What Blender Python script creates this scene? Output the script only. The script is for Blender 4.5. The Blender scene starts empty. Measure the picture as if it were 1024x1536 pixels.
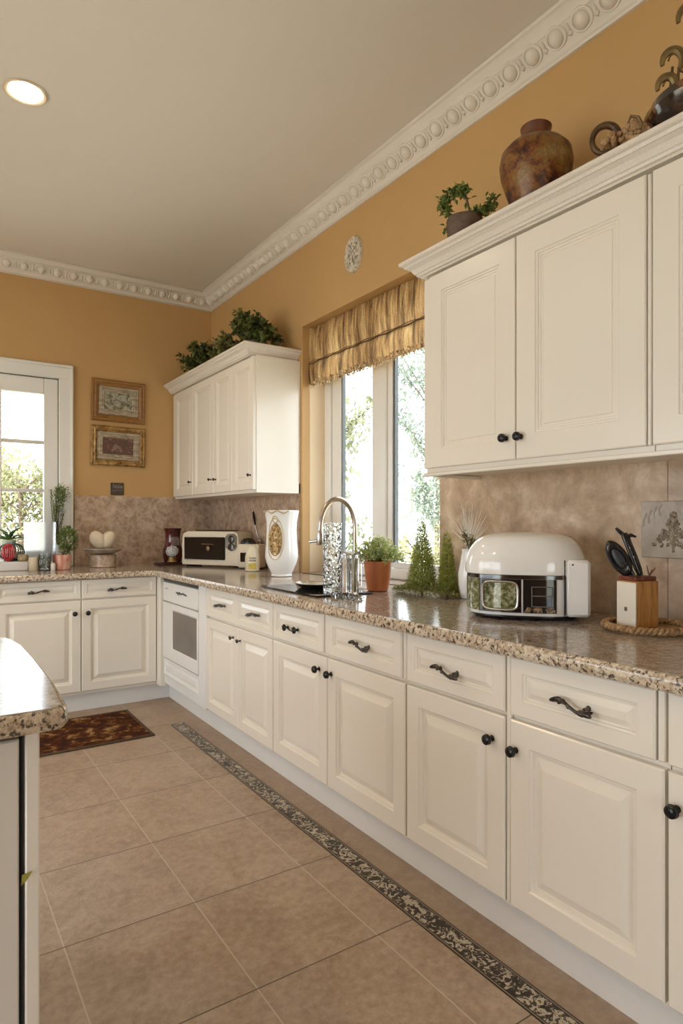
import bpy, bmesh, math, random
from mathutils import Vector, Matrix, Euler
R = random.Random(11)
PI = math.pi
scn = bpy.context.scene
COL = scn.collection

# ------------------------------------------------------------------ materials
class Nodes:
    def __init__(s, name):
        s.m = bpy.data.materials.new(name); s.m.use_nodes = True
        s.t = s.m.node_tree; s.b = s.t.nodes['Principled BSDF']; s.out = s.t.nodes['Material Output']
        s._co = None
    def n(s, kind, **kw):
        x = s.t.nodes.new(kind)
        for k, v in kw.items():
            if k[0] == '_': x.inputs[k[1:].replace('_', ' ')].default_value = v
            else: setattr(x, k, v)
        return x
    def l(s, a, b): s.t.links.new(a, b)
    def co(s):
        if s._co is None: s._co = s.n('ShaderNodeTexCoord').outputs['Object']
        return s._co
    def math(s, op, a, b=None, c=None):
        x = s.n('ShaderNodeMath', operation=op)
        for i, v in enumerate((a, b, c)):
            if v is None: continue
            if isinstance(v, (int, float)): x.inputs[i].default_value = v
            else: s.l(v, x.inputs[i])
        return x.outputs[0]
    def noise(s, scale, detail=4, rough=.55, vec=None, dist=0.0, stretch=None):
        x = s.n('ShaderNodeTexNoise'); x.inputs['Scale'].default_value = scale
        x.inputs['Detail'].default_value = detail; x.inputs['Roughness'].default_value = rough
        x.inputs['Distortion'].default_value = dist
        v = vec or s.co()
        if stretch:
            mp = s.n('ShaderNodeMapping'); mp.inputs['Scale'].default_value = stretch; s.l(v, mp.inputs['Vector']); v = mp.outputs[0]
        s.l(v, x.inputs['Vector'])
        return x.outputs['Fac']
    def voro(s, scale, feature='F1', out='Distance', vec=None, rnd=1.0):
        x = s.n('ShaderNodeTexVoronoi', feature=feature); x.inputs['Scale'].default_value = scale
        x.inputs['Randomness'].default_value = rnd
        s.l(vec or s.co(), x.inputs['Vector'])
        return x.outputs[out]
    def ramp(s, fac, stops, interp='LINEAR'):
        x = s.n('ShaderNodeValToRGB'); cr = x.color_ramp; cr.interpolation = interp
        while len(cr.elements) < len(stops): cr.elements.new(.5)
        for e, (p, c) in zip(cr.elements, stops):
            e.position = p; e.color = (c[0], c[1], c[2], 1) if not isinstance(c, (int, float)) else (c, c, c, 1)
        s.l(fac, x.inputs[0]); return x.outputs[0]
    def mix(s, fac, a, b, mode='MIX'):
        x = s.n('ShaderNodeMix', data_type='RGBA', blend_type=mode)
        for i, v in ((0, fac), (6, a), (7, b)):
            if isinstance(v, (int, float)): x.inputs[i].default_value = v
            elif isinstance(v, tuple): x.inputs[i].default_value = (v[0], v[1], v[2], 1)
            else: s.l(v, x.inputs[i])
        return x.outputs[2]
    def color(s, c):
        if isinstance(c, tuple): s.b.inputs['Base Color'].default_value = (c[0], c[1], c[2], 1)
        else: s.l(c, s.b.inputs['Base Color'])
    def bump(s, h, strength=.3, dist=.01):
        x = s.n('ShaderNodeBump'); x.inputs['Strength'].default_value = strength; x.inputs['Distance'].default_value = dist
        s.l(h, x.inputs['Height']); s.l(x.outputs[0], s.b.inputs['Normal'])
    def set(s, rough=.5, metal=0., spec=.5, coat=0.):
        s.b.inputs['Roughness'].default_value = rough; s.b.inputs['Metallic'].default_value = metal
        s.b.inputs['Specular IOR Level'].default_value = spec; s.b.inputs['Coat Weight'].default_value = coat

def plain(name, c, rough=.5, metal=0., spec=.5, var=.06, scale=6., coat=0., bump=0., bscale=80.):
    N = Nodes(name); N.set(rough, metal, spec, coat)
    f = N.noise(scale, 5)
    k1 = tuple(min(1, x * (1 - var)) for x in c); k2 = tuple(min(1, x * (1 + var)) for x in c)
    N.color(N.ramp(f, [(.3, k1), (.7, k2)]))
    if bump: N.bump(N.noise(bscale, 4), bump, .004)
    return N.m

def mottled(name, stops, scale, rough=.5, detail=6, dist=.6, bump=0., bscale=40., metal=0., coat=0., stretch=None, spec=.5):
    N = Nodes(name); N.set(rough, metal, spec, coat)
    N.color(N.ramp(N.noise(scale, detail, .6, dist=dist, stretch=stretch), stops))
    if bump: N.bump(N.noise(bscale, 5, stretch=stretch), bump, .006)
    return N.m

def glassy(name, tint=(1, 1, 1), rough=.0, ior=1.45):
    N = Nodes(name); N.set(rough); N.color(tint)
    N.b.inputs['Transmission Weight'].default_value = 1.; N.b.inputs['IOR'].default_value = ior
    return N

def pane_mat(name):
    N = Nodes(name)
    N.t.nodes.remove(N.b)
    tr = N.n('ShaderNodeBsdfTransparent'); gl = N.n('ShaderNodeBsdfGlossy'); gl.inputs['Roughness'].default_value = .01
    lw = N.n('ShaderNodeLayerWeight'); lw.inputs['Blend'].default_value = .5
    fr = N.math('MULTIPLY_ADD', N.math('POWER', lw.outputs['Facing'], 5.), .95, .04)
    mx = N.n('ShaderNodeMixShader'); N.l(fr, mx.inputs[0]); N.l(tr.outputs[0], mx.inputs[1]); N.l(gl.outputs[0], mx.inputs[2])
    N.l(mx.outputs[0], N.out.inputs['Surface'])
    return N.m

def leaf_mat(name, dark, light, scale=30., rough=.45, trans=.25):
    N = Nodes(name); N.set(rough, 0, .4)
    c = N.ramp(N.noise(scale, 3), [(.3, dark), (.7, light)])
    N.color(c)
    if trans:
        tl = N.n('ShaderNodeBsdfTranslucent'); N.l(c, tl.inputs['Color'])
        mx = N.n('ShaderNodeMixShader'); mx.inputs[0].default_value = trans
        N.l(N.b.outputs[0], mx.inputs[1]); N.l(tl.outputs[0], mx.inputs[2]); N.l(mx.outputs[0], N.out.inputs['Surface'])
    return N.m

CREAM = plain('cream_paint', (.81, .755, .665), .24, var=.012, scale=2, spec=.6)
TRIMW = plain('warm_white_moulding', (.80, .76, .70), .4, var=.03, scale=5)
CORN = mottled('brushed_cornice_paint', [(.3, (.70, .64, .56)), (.7, (.82, .77, .70))], 3., .38, stretch=(60, 60, 60))
PLIN = plain('plinth_white', (.80, .78, .74), .35, var=.02)
OCHRE = plain('ochre_wall_paint', (.58, .36, .15), .62, var=.035, scale=1.2, bump=.06, bscale=140)
CEIL = plain('ceiling_paint', (.78, .75, .70), .8, var=.015, scale=.8)
WHITEFR = plain('white_window_frame', (.84, .83, .80), .3, var=.01)
BLACK = plain('black_iron', (.012, .011, .012), .22, metal=.35, var=.1)
PEWTER = mottled('antique_pewter', [(.35, (.03, .027, .025)), (.7, (.17, .15, .13))], 60., .28, metal=.85)
STEEL = plain('brushed_steel', (.62, .60, .57), .25, metal=1., var=.05, scale=40)
NICKEL = plain('warm_nickel', (.50, .43, .36), .28, metal=1., var=.05)
GLOSSW = plain('white_gloss_plastic', (.82, .80, .76), .12, var=.01, coat=.3)
CERAM = plain('white_glazed_ceramic', (.86, .85, .83), .12, var=.02, coat=.4)
DARKGL = plain('dark_glass', (.012, .011, .010), .05, var=.1)
PANE = pane_mat('window_pane')
BLACKPL = plain('black_plastic', (.015, .014, .014), .2, var=.1)
SOIL = plain('soil', (.05, .035, .022), .9, var=.4, scale=60, bump=.5)
STEM = plain('plant_stem', (.10, .07, .03), .7, var=.3, scale=30)

def granite():
    N = Nodes('granite'); N.set(.13, 0, .5)
    base = N.ramp(N.noise(55, 6, .7), [(.34, (.19, .15, .12)), (.5, (.40, .335, .275)), (.66, (.60, .53, .455))])
    sp = N.ramp(N.noise(150, 3, .6), [(.36, 1.), (.44, 0.)])
    sp2 = N.ramp(N.voro(110), [(.16, 1.), (.26, 0.)])
    c = N.mix(N.math('MULTIPLY', sp, .85), base, (.055, .042, .035))
    c = N.mix(N.math('MULTIPLY', sp2, .5), c, (.70, .62, .52))
    big = N.noise(4, 4)
    c = N.mix(.25, c, N.ramp(big, [(.3, (.25, .17, .12)), (.7, (.5, .42, .35))]))
    N.color(c); return N.m
GRAN = granite()

def granite_edge():
    N = Nodes('polished_granite_edge'); N.set(.16, 0, .5)
    base = N.ramp(N.noise(70, 5, .7), [(.34, (.30, .21, .14)), (.5, (.56, .45, .33)), (.66, (.74, .65, .52))])
    sp = N.ramp(N.noise(85, 4, .65), [(.41, 1.), (.47, 0.)])
    c = N.mix(N.math('MULTIPLY', sp, .9), base, (.05, .038, .03))
    N.color(c); return N.m
GEDGE = granite_edge()

def marble(name, base, vein, scale, seed, vw=.45):
    N = Nodes(name); N.set(.28, 0, .5)
    mp = N.n('ShaderNodeMapping'); mp.inputs['Location'].default_value = (seed, seed * .7, seed * 1.3); N.l(N.co(), mp.inputs[0])
    nz = N.n('ShaderNodeTexNoise'); nz.inputs['Scale'].default_value = scale * .7; nz.inputs['Detail'].default_value = 6
    N.l(mp.outputs[0], nz.inputs['Vector'])
    add = N.n('ShaderNodeMix', data_type='RGBA', blend_type='LINEAR_LIGHT'); add.inputs[0].default_value = .16
    N.l(mp.outputs[0], add.inputs[6]); N.l(nz.outputs['Color'], add.inputs[7])
    e = N.voro(scale, 'DISTANCE_TO_EDGE', vec=add.outputs[2])
    veins = N.ramp(e, [(.0, 1.), (.05, .55), (.16, 0.)])
    body = N.ramp(N.noise(scale * 1.3, 8, .66, vec=mp.outputs[0], dist=.25), [(.32, tuple(x * .62 for x in base)), (.5, base), (.68, vein)])
    N.color(N.mix(N.math('MULTIPLY', veins, vw), body, vein))
    return N.m
SPLASH_B = marble('brown_marble_tile', (.43, .295, .20), (.66, .52, .39), 11., 3.1, .5)
SPLASH_R = marble('beige_marble_tile', (.52, .375, .25), (.76, .63, .48), 5.5, 8.3, .10)

def floor_mat():
    N = Nodes('stone_floor_tiles'); N.set(.42, 0, .45)
    sep = N.n('ShaderNodeSeparateXYZ'); N.l(N.co(), sep.inputs[0])
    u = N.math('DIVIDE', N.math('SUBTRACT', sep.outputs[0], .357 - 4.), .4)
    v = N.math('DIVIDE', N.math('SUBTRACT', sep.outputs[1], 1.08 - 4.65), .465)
    def dist(a, size):
        f = N.math('FRACT', a); return N.math('MULTIPLY', N.math('MINIMUM', f, N.math('SUBTRACT', 1., f)), size)
    du, dv = dist(u, .4), dist(v, .465)
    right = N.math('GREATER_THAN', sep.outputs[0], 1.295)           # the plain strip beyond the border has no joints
    gu = N.math('MULTIPLY', N.math('LESS_THAN', du, .0022), N.math('SUBTRACT', 1., right))
    gv = N.math('MULTIPLY', N.math('LESS_THAN', dv, .0022), N.math('SUBTRACT', 1., right))
    cell = N.n('ShaderNodeCombineXYZ'); N.l(N.math('FLOOR', u), cell.inputs[0]); N.l(N.math('FLOOR', v), cell.inputs[1])
    wn = N.n('ShaderNodeTexWhiteNoise'); N.l(cell.outputs[0], wn.inputs['Vector'])
    off = N.n('ShaderNodeVectorMath', operation='MULTIPLY_ADD'); N.l(wn.outputs['Color'], off.inputs[0]); off.inputs[1].default_value = (7, 7, 7); N.l(N.co(), off.inputs[2])
    n1 = N.noise(5, 8, .62, vec=off.outputs[0], dist=.8)
    n2 = N.noise(38, 6, .7, vec=off.outputs[0])
    c = N.ramp(n1, [(.28, (.315, .215, .145)), (.5, (.45, .335, .24)), (.72, (.56, .45, .345))])
    c = N.mix(.42, c, N.ramp(n2, [(.36, (.22, .145, .09)), (.7, (.62, .50, .39))]))
    c = N.mix(.12, c, N.mix(wn.outputs['Value'], (.30, .2, .13), (.62, .5, .39)))
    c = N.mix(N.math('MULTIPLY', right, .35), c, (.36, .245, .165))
    c = N.mix(gu, c, (.56, .48, .39)); c = N.mix(gv, c, (.13, .095, .07))
    N.color(c)
    h = N.math('SUBTRACT', N.math('ADD', n1, N.math('MULTIPLY', n2, .6)), N.math('MULTIPLY', N.math('MAXIMUM', gu, gv), 1.))
    N.bump(h, .6, .008)
    N.l(N.ramp(n2, [(.3, .36), (.7, .52)]), N.b.inputs['Roughness'])
    return N.m
FLOOR = floor_mat()

def mosaic_mat():
    N = Nodes('black_and_cream_mosaic'); N.set(.3)
    sep = N.n('ShaderNodeSeparateXYZ'); N.l(N.co(), sep.inputs[0])
    x = N.math('ABSOLUTE', sep.outputs[0])
    n = N.noise(42, 4, .6, dist=1.6)
    big = N.noise(9, 2)
    c = N.ramp(N.math('ADD', n, N.math('MULTIPLY', big, .25)), [(.63, (.045, .034, .026)), (.665, (.56, .49, .38))])
    line = N.math('MULTIPLY', N.math('GREATER_THAN', x, .031), N.math('LESS_THAN', x, .0345))
    edge = N.math('GREATER_THAN', x, .0385)
    band = N.math('GREATER_THAN', x, .0345)
    c = N.mix(band, c, (.30, .23, .17)); c = N.mix(N.math('MAXIMUM', line, edge), c, (.03, .024, .02))
    N.color(c); return N.m

def rug_mat():
    N = Nodes('floral_rug_weave'); N.set(.95, 0, .1)
    n = N.noise(12, 6, .7, dist=.4); n2 = N.noise(60, 3)
    c = N.ramp(n, [(.42, (.05, .02, .010)), (.54, (.13, .045, .018)), (.58, (.30, .17, .05)), (.66, (.46, .35, .20)), (.74, (.34, .12, .04))])
    c = N.mix(.35, c, N.ramp(n2, [(.3, (.05, .02, .01)), (.7, (.5, .3, .14))]), 'OVERLAY')
    N.color(c); N.bump(n2, .6, .004); return N.m

# ------------------------------------------------------------------ mesh builder
def frange(a, b, n): return [a + (b - a) * i / (n - 1) for i in range(n)]

class MB:
    def __init__(s): s.v = []; s.f = []; s.M = None
    def add(s, vs, fs):
        o = len(s.v)
        if s.M is not None: vs = [s.M @ Vector(p) for p in vs]
        s.v += [tuple(p) for p in vs]; s.f += [tuple(i + o for i in f) for f in fs]
        return s
    def box(s, x0, x1, y0, y1, z0, z1, bev=0., seg=1):
        x0, x1 = sorted((x0, x1)); y0, y1 = sorted((y0, y1)); z0, z1 = sorted((z0, z1))
        vs = [(x, y, z) for z in (z0, z1) for y in (y0, y1) for x in (x0, x1)]
        fs = [(0, 2, 3, 1), (4, 5, 7, 6), (0, 1, 5, 4), (2, 6, 7, 3), (0, 4, 6, 2), (1, 3, 7, 5)]
        if not bev: return s.add(vs, fs)
        bm = bmesh.new(); bv = [bm.verts.new(p) for p in vs]
        for f in fs: bm.faces.new([bv[i] for i in f])
        bmesh.ops.bevel(bm, geom=bm.edges[:], offset=bev, segments=seg, profile=.5, affect='EDGES')
        bm.verts.index_update()
        s.add([v.co[:] for v in bm.verts], [[v.index for v in f.verts] for f in bm.faces]); bm.free(); return s
    def loft(s, rings, cap0=True, cap1=True, closed=True):
        n = len(rings[0]); vs = [p for r in rings for p in r]; fs = []
        for i in range(len(rings) - 1):
            for j in range(n if closed else n - 1):
                k = (j + 1) % n
                fs.append((i * n + j, i * n + k, (i + 1) * n + k, (i + 1) * n + j))
        if cap0: fs.append(tuple(reversed(range(n))))
        if cap1: fs.append(tuple((len(rings) - 1) * n + j for j in range(n)))
        return s.add(vs, fs)
    def lathe(s, prof, seg=32, c=(0, 0, 0), sx=1., sy=1., cap0=True, cap1=True):
        rings = [[(c[0] + max(r, 1e-5) * math.cos(2 * PI * j / seg) * sx, c[1] + max(r, 1e-5) * math.sin(2 * PI * j / seg) * sy, c[2] + z) for j in range(seg)] for r, z in prof]
        return s.loft(rings, cap0, cap1)
    def tube(s, pts, r, seg=8, sq=(1., 1.), cap=True):
        pts = [Vector(p) for p in pts]; n = len(pts)
        rs = r if isinstance(r, (list, tuple)) else [r] * n
        rings = []; up = None
        for i, p in enumerate(pts):
            t = (pts[min(i + 1, n - 1)] - pts[max(i - 1, 0)]).normalized()
            if up is None:
                up = t.cross(Vector((0, 0, 1)) if abs(t.z) < .9 else Vector((0, 1, 0))).normalized()
            up = (up - t * up.dot(t)).normalized(); w = t.cross(up)
            rings.append([p + (up * math.cos(2 * PI * j / seg) * sq[0] + w * math.sin(2 * PI * j / seg) * sq[1]) * rs[i] for j in range(seg)])
        return s.loft(rings, cap, cap)
    def ring(s, c, rad, r, seg=28, k=8, rot=None, sx=1., sy=1.):
        vs = []; fs = []
        for i in range(seg):
            a = 2 * PI * i / seg
            for j in range(k):
                b = 2 * PI * j / k
                p = Vector(((rad + r * math.cos(b)) * math.cos(a) * sx, (rad + r * math.cos(b)) * math.sin(a) * sy, r * math.sin(b)))
                if rot: p = rot @ p
                vs.append(Vector(c) + p)
        for i in range(seg):
            for j in range(k):
                fs.append((i * k + j, ((i + 1) % seg) * k + j, ((i + 1) % seg) * k + (j + 1) % k, i * k + (j + 1) % k))
        return s.add(vs, fs)
    def ell(s, c, r, seg=12, rings=8, rot=None):
        rows = []
        for i in range(rings + 1):
            a = -PI / 2 + PI * i / rings
            row = []
            for j in range(seg):
                b = 2 * PI * j / seg
                p = Vector((r[0] * max(math.cos(a), 1e-4) * math.cos(b), r[1] * max(math.cos(a), 1e-4) * math.sin(b), r[2] * math.sin(a)))
                if rot: p = rot @ p
                row.append(Vector(c) + p)
            rows.append(row)
        return s.loft(rows)
    def prism(s, poly, z0, z1, bev=0.):
        n = len(poly)
        if not bev: return s.loft([[(x, y, z0) for x, y in poly], [(x, y, z1) for x, y in poly]])
        bm = bmesh.new()
        lo = [bm.verts.new((x, y, z0)) for x, y in poly]; hi = [bm.verts.new((x, y, z1)) for x, y in poly]
        bm.faces.new(list(reversed(lo))); bm.faces.new(hi)
        for i in range(n): bm.faces.new((lo[i], lo[(i + 1) % n], hi[(i + 1) % n], hi[i]))
        es = [e for e in bm.edges if abs(e.verts[0].co.z - e.verts[1].co.z) < 1e-6]
        bmesh.ops.bevel(bm, geom=es, offset=bev, segments=2, profile=.5, affect='EDGES'); bm.verts.index_update()
        s.add([v.co[:] for v in bm.verts], [[v.index for v in f.verts] for f in bm.faces]); bm.free(); return s
    def sweep(s, path, prof, side=1, first=0, last=None):
        P = [Vector(p) for p in path]; n = len(P)
        def nrm(a, b): d = (b - a).normalized(); return Vector((-d.y, d.x)) * side
        rings = []
        for i in range(n):
            if i == 0: m = nrm(P[0], P[1])
            elif i == n - 1: m = nrm(P[-2], P[-1])
            else:
                a, b = nrm(P[i - 1], P[i]), nrm(P[i], P[i + 1]); m = (a + b) / (1 + a.dot(b))
            rings.append([(P[i].x + m.x * o, P[i].y + m.y * o, z) for o, z in prof])
        return s.loft(rings[first:(n if last is None else last + 1)])
    def leaf(s, p, d, up, ln, w, fold=.25):
        d = d.normalized(); sd = d.cross(up)
        if sd.length < 1e-3: sd = d.cross(Vector((1, .3, .2)))
        sd.normalize(); u = sd.cross(d)
        o = len(s.v)
        pts = [p, p + d * ln * .45 + sd * w * .5 + u * w * fold, p + d * ln, p + d * ln * .45 - sd * w * .5 + u * w * fold, p + d * ln * .5]
        s.v += [tuple(q) for q in pts]; s.f += [(o, o + 1, o + 4), (o + 1, o + 2, o + 4), (o + 2, o + 3, o + 4), (o + 3, o, o + 4)]
    def build(s, name, mat, parent=None, smooth=True, ang=38., loc=None, sub=0):
        me = bpy.data.meshes.new(name); me.from_pydata(s.v, [], s.f); me.update()
        bm = bmesh.new(); bm.from_mesh(me); bmesh.ops.recalc_face_normals(bm, faces=bm.faces[:]); bm.to_mesh(me); bm.free()
        if smooth:
            me.polygons.foreach_set('use_smooth', [True] * len(me.polygons)); me.set_sharp_from_angle(angle=math.radians(ang))
        me.materials.append(mat)
        o = bpy.data.objects.new(name, me); COL.objects.link(o)
        if parent: o.parent = parent
        if loc: o.location = loc
        if sub:
            md = o.modifiers.new('sub', 'SUBSURF'); md.levels = sub; md.render_levels = sub
        return o
    def leaves(s, name, mat, parent): # no normal recalculation for loose leaves
        me = bpy.data.meshes.new(name); me.from_pydata(s.v, [], s.f); me.update(); me.materials.append(mat)
        o = bpy.data.objects.new(name, me); COL.objects.link(o)
        if parent: o.parent = parent
        return o

def tag(o, label, cat, group=None):
    o['label'] = label; o['category'] = cat
    if group: o['group'] = group
    return o
def thing(name, label, cat, loc=(0, 0, 0), rz=0., group=None):
    o = bpy.data.objects.new(name, None); COL.objects.link(o); o.empty_display_size = .05
    o.location = loc; o.rotation_euler = (0, 0, rz)
    return tag(o, label, cat, group)
def struct(mb, name, mat, parent=None, **kw):
    o = mb.build(name, mat, parent, **kw)
    if not parent: o['kind'] = 'structure'
    return o
def dup_part(o, parent, loc=None):
    c = o.copy(); COL.objects.link(c); c.parent = parent
    if loc is not None: c.location = loc
    return c
def dup(root, loc, rz, label):
    r = root.copy(); COL.objects.link(r); r.location = loc; r.rotation_euler = (0, 0, rz); r['label'] = label
    for ch in list(root.children):
        c = dup_part(ch, r)
        for g in ch.children: dup_part(g, c)
    return r
def rdir(up=0., flat=1.):
    while True:
        v = Vector((R.uniform(-1, 1), R.uniform(-1, 1), R.uniform(-1, 1)))
        if .05 < v.length < 1: break
    v.normalize(); v.z = v.z * flat + up
    return v.normalized()

# ------------------------------------------------------------------ dimensions (metres)
XW, YW, ZC = 2.08, 5.14, 3.16          # right wall, back wall, ceiling
XL, YR = -2.9, -2.6                    # left wall, rear wall (out of view)
CT = .92                               # counter top

# ------------------------------------------------------------------ the shell
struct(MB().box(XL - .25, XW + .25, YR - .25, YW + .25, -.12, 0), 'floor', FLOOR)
struct(MB().box(XL - .25, XW + .25, YR - .25, YW + .25, ZC, ZC + .15), 'ceiling', CEIL)

WY0, WY1, WZ0, WZ1 = 2.268, 3.60, CT, 2.52      # right window opening
w = MB()
w.box(XW, XW + .25, YR, WY0, 0, ZC); w.box(XW, XW + .25, WY1, YW + .25, 0, ZC)
w.box(XW, XW + .25, WY0, WY1, 0, WZ0); w.box(XW, XW + .25, WY0, WY1, WZ1, ZC)
w.box(XW, XW + .055, WY1 - .012, WY1, WZ0, WZ1)
struct(w, 'wall_right', OCHRE)
BX0, BX1, BZ0, BZ1 = .08, .884, .95, 2.327      # back window opening
w = MB()
w.box(XL - .25, BX0, YW, YW + .25, 0, ZC); w.box(BX1, XW, YW, YW + .25, 0, ZC)
w.box(BX0, BX1, YW, YW + .25, 0, BZ0); w.box(BX0, BX1, YW, YW + .25, BZ1, ZC)
struct(w, 'wall_back', OCHRE)
w = MB()                                         # left wall with a wide glazed opening to the garden
w.box(XL - .25, XL, YR, -.4, 0, ZC); w.box(XL - .25, XL, 3.9, YW + .25, 0, ZC); w.box(XL - .25, XL, -.4, 3.9, 2.2, ZC)
struct(w, 'wall_left', OCHRE)
w = MB()
w.box(XL - .25, -.9, YR - .25, YR, 0, ZC); w.box(.2, XW + .25, YR - .25, YR, 0, ZC); w.box(-.9, .2, YR - .25, YR, 2.1, ZC)
struct(w, 'wall_rear', OCHRE)

# crown moulding with egg-and-dart band
CP = [(0, 3.036), (.012, 3.036), (.014, 3.046), (.022, 3.05), (.026, 3.058), (.030, 3.060), (.034, 3.070), (.060, 3.098), (.078, 3.112), (.082, 3.112), (.086, 3.122),
      (.098, 3.130), (.108, 3.142), (.122, 3.146), (.124, 3.159), (0, 3.159)]
room = [(XW, YR), (XW, YW), (XL, YW)]
def crown(i0, i1, name):
    m = MB().sweep(room, CP, 1, i0, i1)
    a, b = Vector(room[i0]), Vector(room[i1]); d = (b - a).normalized(); nrm = Vector((-d.y, d.x))
    L = (b - a).length; k = 0; pitch = .112
    t = .10
    while t < L - .10:
        p = (b - d * t) if i0 == 0 else (a + d * t)
        if i0 == 1 and p.x < -1.2: break
        if i0 == 0 and p.y < .1: break
        c = Vector((p.x + nrm.x * .056, p.y + nrm.y * .056, 3.090))
        ax = Vector((d.x, d.y, 0)); nn = Vector((nrm.x * .72, nrm.y * .72, -.69)).normalized(); upv = nn.cross(ax).normalized()
        if upv.z < 0: upv = -upv
        rot = Matrix((ax, upv, nn)).transposed()
        m.ell(c - nn * .004, (.028, .033, .030), 14, 8, rot)
        m.ring(c - nn * .001 + upv * .003, .040, .0065, 20, 6, rot, sx=.98, sy=.92)
        dd = c + ax * pitch / 2
        m.ell(dd - nn * .002, (.006, .026, .014), 8, 6, rot)
        m.ell(dd - upv * .012, (.011, .010, .010), 8, 6, rot)
        t += pitch
    return struct(m, name, TRIMW, ang=50)
crown(0, 1, 'trim_1'); crown(1, 2, 'trim_2')

# stone splashbacks
m = MB().box(.985, XW - .012, YW - .012, YW, CT, 1.453); m.box(-1.6, -.02, YW - .012, YW, CT, 1.453)
struct(m, 'trim_3', SPLASH_B)
struct(MB().box(XW - .012, XW, 3.612, YW, CT, 1.50), 'trim_4', SPLASH_B)
m = MB().box(XW - .012, XW, WY0, 1.161, CT, 1.51); m.box(XW - .012, XW, 1.159, -.4, CT, 1.51); m.box(XW - .012, XW, -.402, -1.2, CT, 1.51)
struct(m, 'trim_5', SPLASH_R)

# ------------------------------------------------------------------ right window
m = MB()
fx0, fx1 = 2.25, 2.32
def ybar(mm, y0, y1, z0=.95, z1=2.50, x0=fx0, x1=fx1, b=.006): mm.box(x0, x1, y0, y1, z0, z1, b)
W1 = MB()
ybar(W1, 3.52, 3.60); ybar(W1, 2.268, 2.325); ybar(W1, 2.925, 3.01)
W1.box(fx0, fx1, 2.268, 3.6, .925, .985, .006); W1.box(fx0, fx1, 2.268, 3.6, 2.44, 2.52, .006)
win1 = struct(W1, 'window_1', WHITEFR)
m = MB(); ybar(m, 3.415, 3.518, .99, 2.435, 2.262, 2.305, .008); ybar(m, 3.012, 3.078, .99, 2.435, 2.262, 2.305, .008)
m.box(2.262, 2.305, 3.0785, 3.4145, .988, 1.05, .008); m.box(2.262, 2.305, 3.0785, 3.4145, 2.375, 2.437, .008)
struct(m, 'sash', WHITEFR, win1)
m = MB(); ybar(m, 2.326, 2.345, .99, 2.435, 2.262, 2.305, .004); ybar(m, 2.880, 2.924, .99, 2.435, 2.262, 2.305, .004)
m.box(2.262, 2.305, 2.3455, 2.8795, .988, 1.02, .004); m.box(2.262, 2.305, 2.3455, 2.8795, 2.40, 2.437, .004)
struct(m, 'sash', WHITEFR, win1)
struct(MB().box(2.27, 2.295, 2.864, 2.879, 1.02, 2.40), 'gasket', plain('grey_gasket', (.10, .11, .11), .5), win1)
struct(MB().box(2.27, 2.295, 3.405, 3.4145, 1.05, 2.375), 'gasket', bpy.data.materials['grey_gasket'], win1)
struct(MB().box(2.282, 2.286, 3.07, 3.42, 1.04, 2.38), 'pane', PANE, win1)
struct(MB().box(2.282, 2.286, 2.34, 2.885, 1.01, 2.41), 'pane', PANE, win1)
struct(MB().box(XW + .0, 2.25, WY0, WY1 - .013, CT - .04, CT + .004, .003), 'trim_6', GRAN)      # stone sill running into the recess

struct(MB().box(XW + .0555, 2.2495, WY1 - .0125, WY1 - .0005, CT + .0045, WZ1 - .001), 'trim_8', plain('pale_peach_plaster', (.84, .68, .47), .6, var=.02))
# roman blind hung inside the recess
def blind_mat():
    N = Nodes('woven_blind'); N.set(.9, 0, .1)
    sep = N.n('ShaderNodeSeparateXYZ'); N.l(N.co(), sep.inputs[0])
    n = N.noise(9, 5, .65, stretch=(3, 3.4, .35)); fine = N.noise(60, 3, .6, stretch=(1, 3, .25)); thr = N.noise(140, 2, stretch=(1, .3, 3))
    c = N.ramp(n, [(.36, (.11, .062, .03)), (.45, (.44, .30, .155)), (.56, (.70, .55, .33)), (.70, (.85, .76, .61))])
    c = N.mix(.5, c, N.ramp(fine, [(.36, (.14, .10, .06)), (.66, (.88, .80, .66))]), 'OVERLAY')
    c = N.mix(.3, c, N.ramp(thr, [(.35, (.1, .05, .02)), (.65, (.9, .75, .5))]), 'OVERLAY')
    N.color(c); N.bump(fine, .5, .004)
    tl = N.n('ShaderNodeBsdfTranslucent'); N.l(N.mix(.45, c, (.9, .82, .68)), tl.inputs['Color'])
    mx = N.n('ShaderNodeMixShader'); mx.inputs[0].default_value = .45
    N.l(N.b.outputs[0], mx.inputs[1]); N.l(tl.outputs[0], mx.inputs[2]); N.l(mx.outputs[0], N.out.inputs['Surface'])
    return N.m
BL = blind_mat()
bl = thing('roman_blind', 'gathered brown woven roman blind pulled up at the top of the side window', 'blind', (2.14, 2.94, 2.14))
def blind_sheet(z0, z1, x, bulge, ny=110, nz=12, th=.004):
    fr = []
    for k in range(nz):
        t = k / (nz - 1); z = z0 + (z1 - z0) * t
        row = []
        for j in range(ny):
            y = -.655 + 1.30 * j / (ny - 1)
            g = math.sin(y * 46 + 1.2 * math.sin(y * 9)) * .0028 * (.35 + t) + math.sin(y * 97) * .0012
            row.append((x + g - bulge * math.sin(PI * t) ** .8, y, z + (math.sin(y * 60) * .004 if k == 0 else 0)))
        fr.append(row)
    m = MB()
    back = [[(p[0] + th, p[1], p[2]) for p in r] for r in fr]
    rings = [fr[k] + list(reversed(back[k])) for k in range(nz)]
    m.loft(rings); return m
blind_sheet(.135, .372, .0, .010).build('upper_fold', BL, bl)
blind_sheet(-.002, .150, -.006, .010).build('lower_fold', BL, bl)
m = MB(); m.tube([(-.016, y, .139 + .003 * math.sin(y * 40)) for y in frange(-.655, .645, 60)], .0028, 6)
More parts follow.
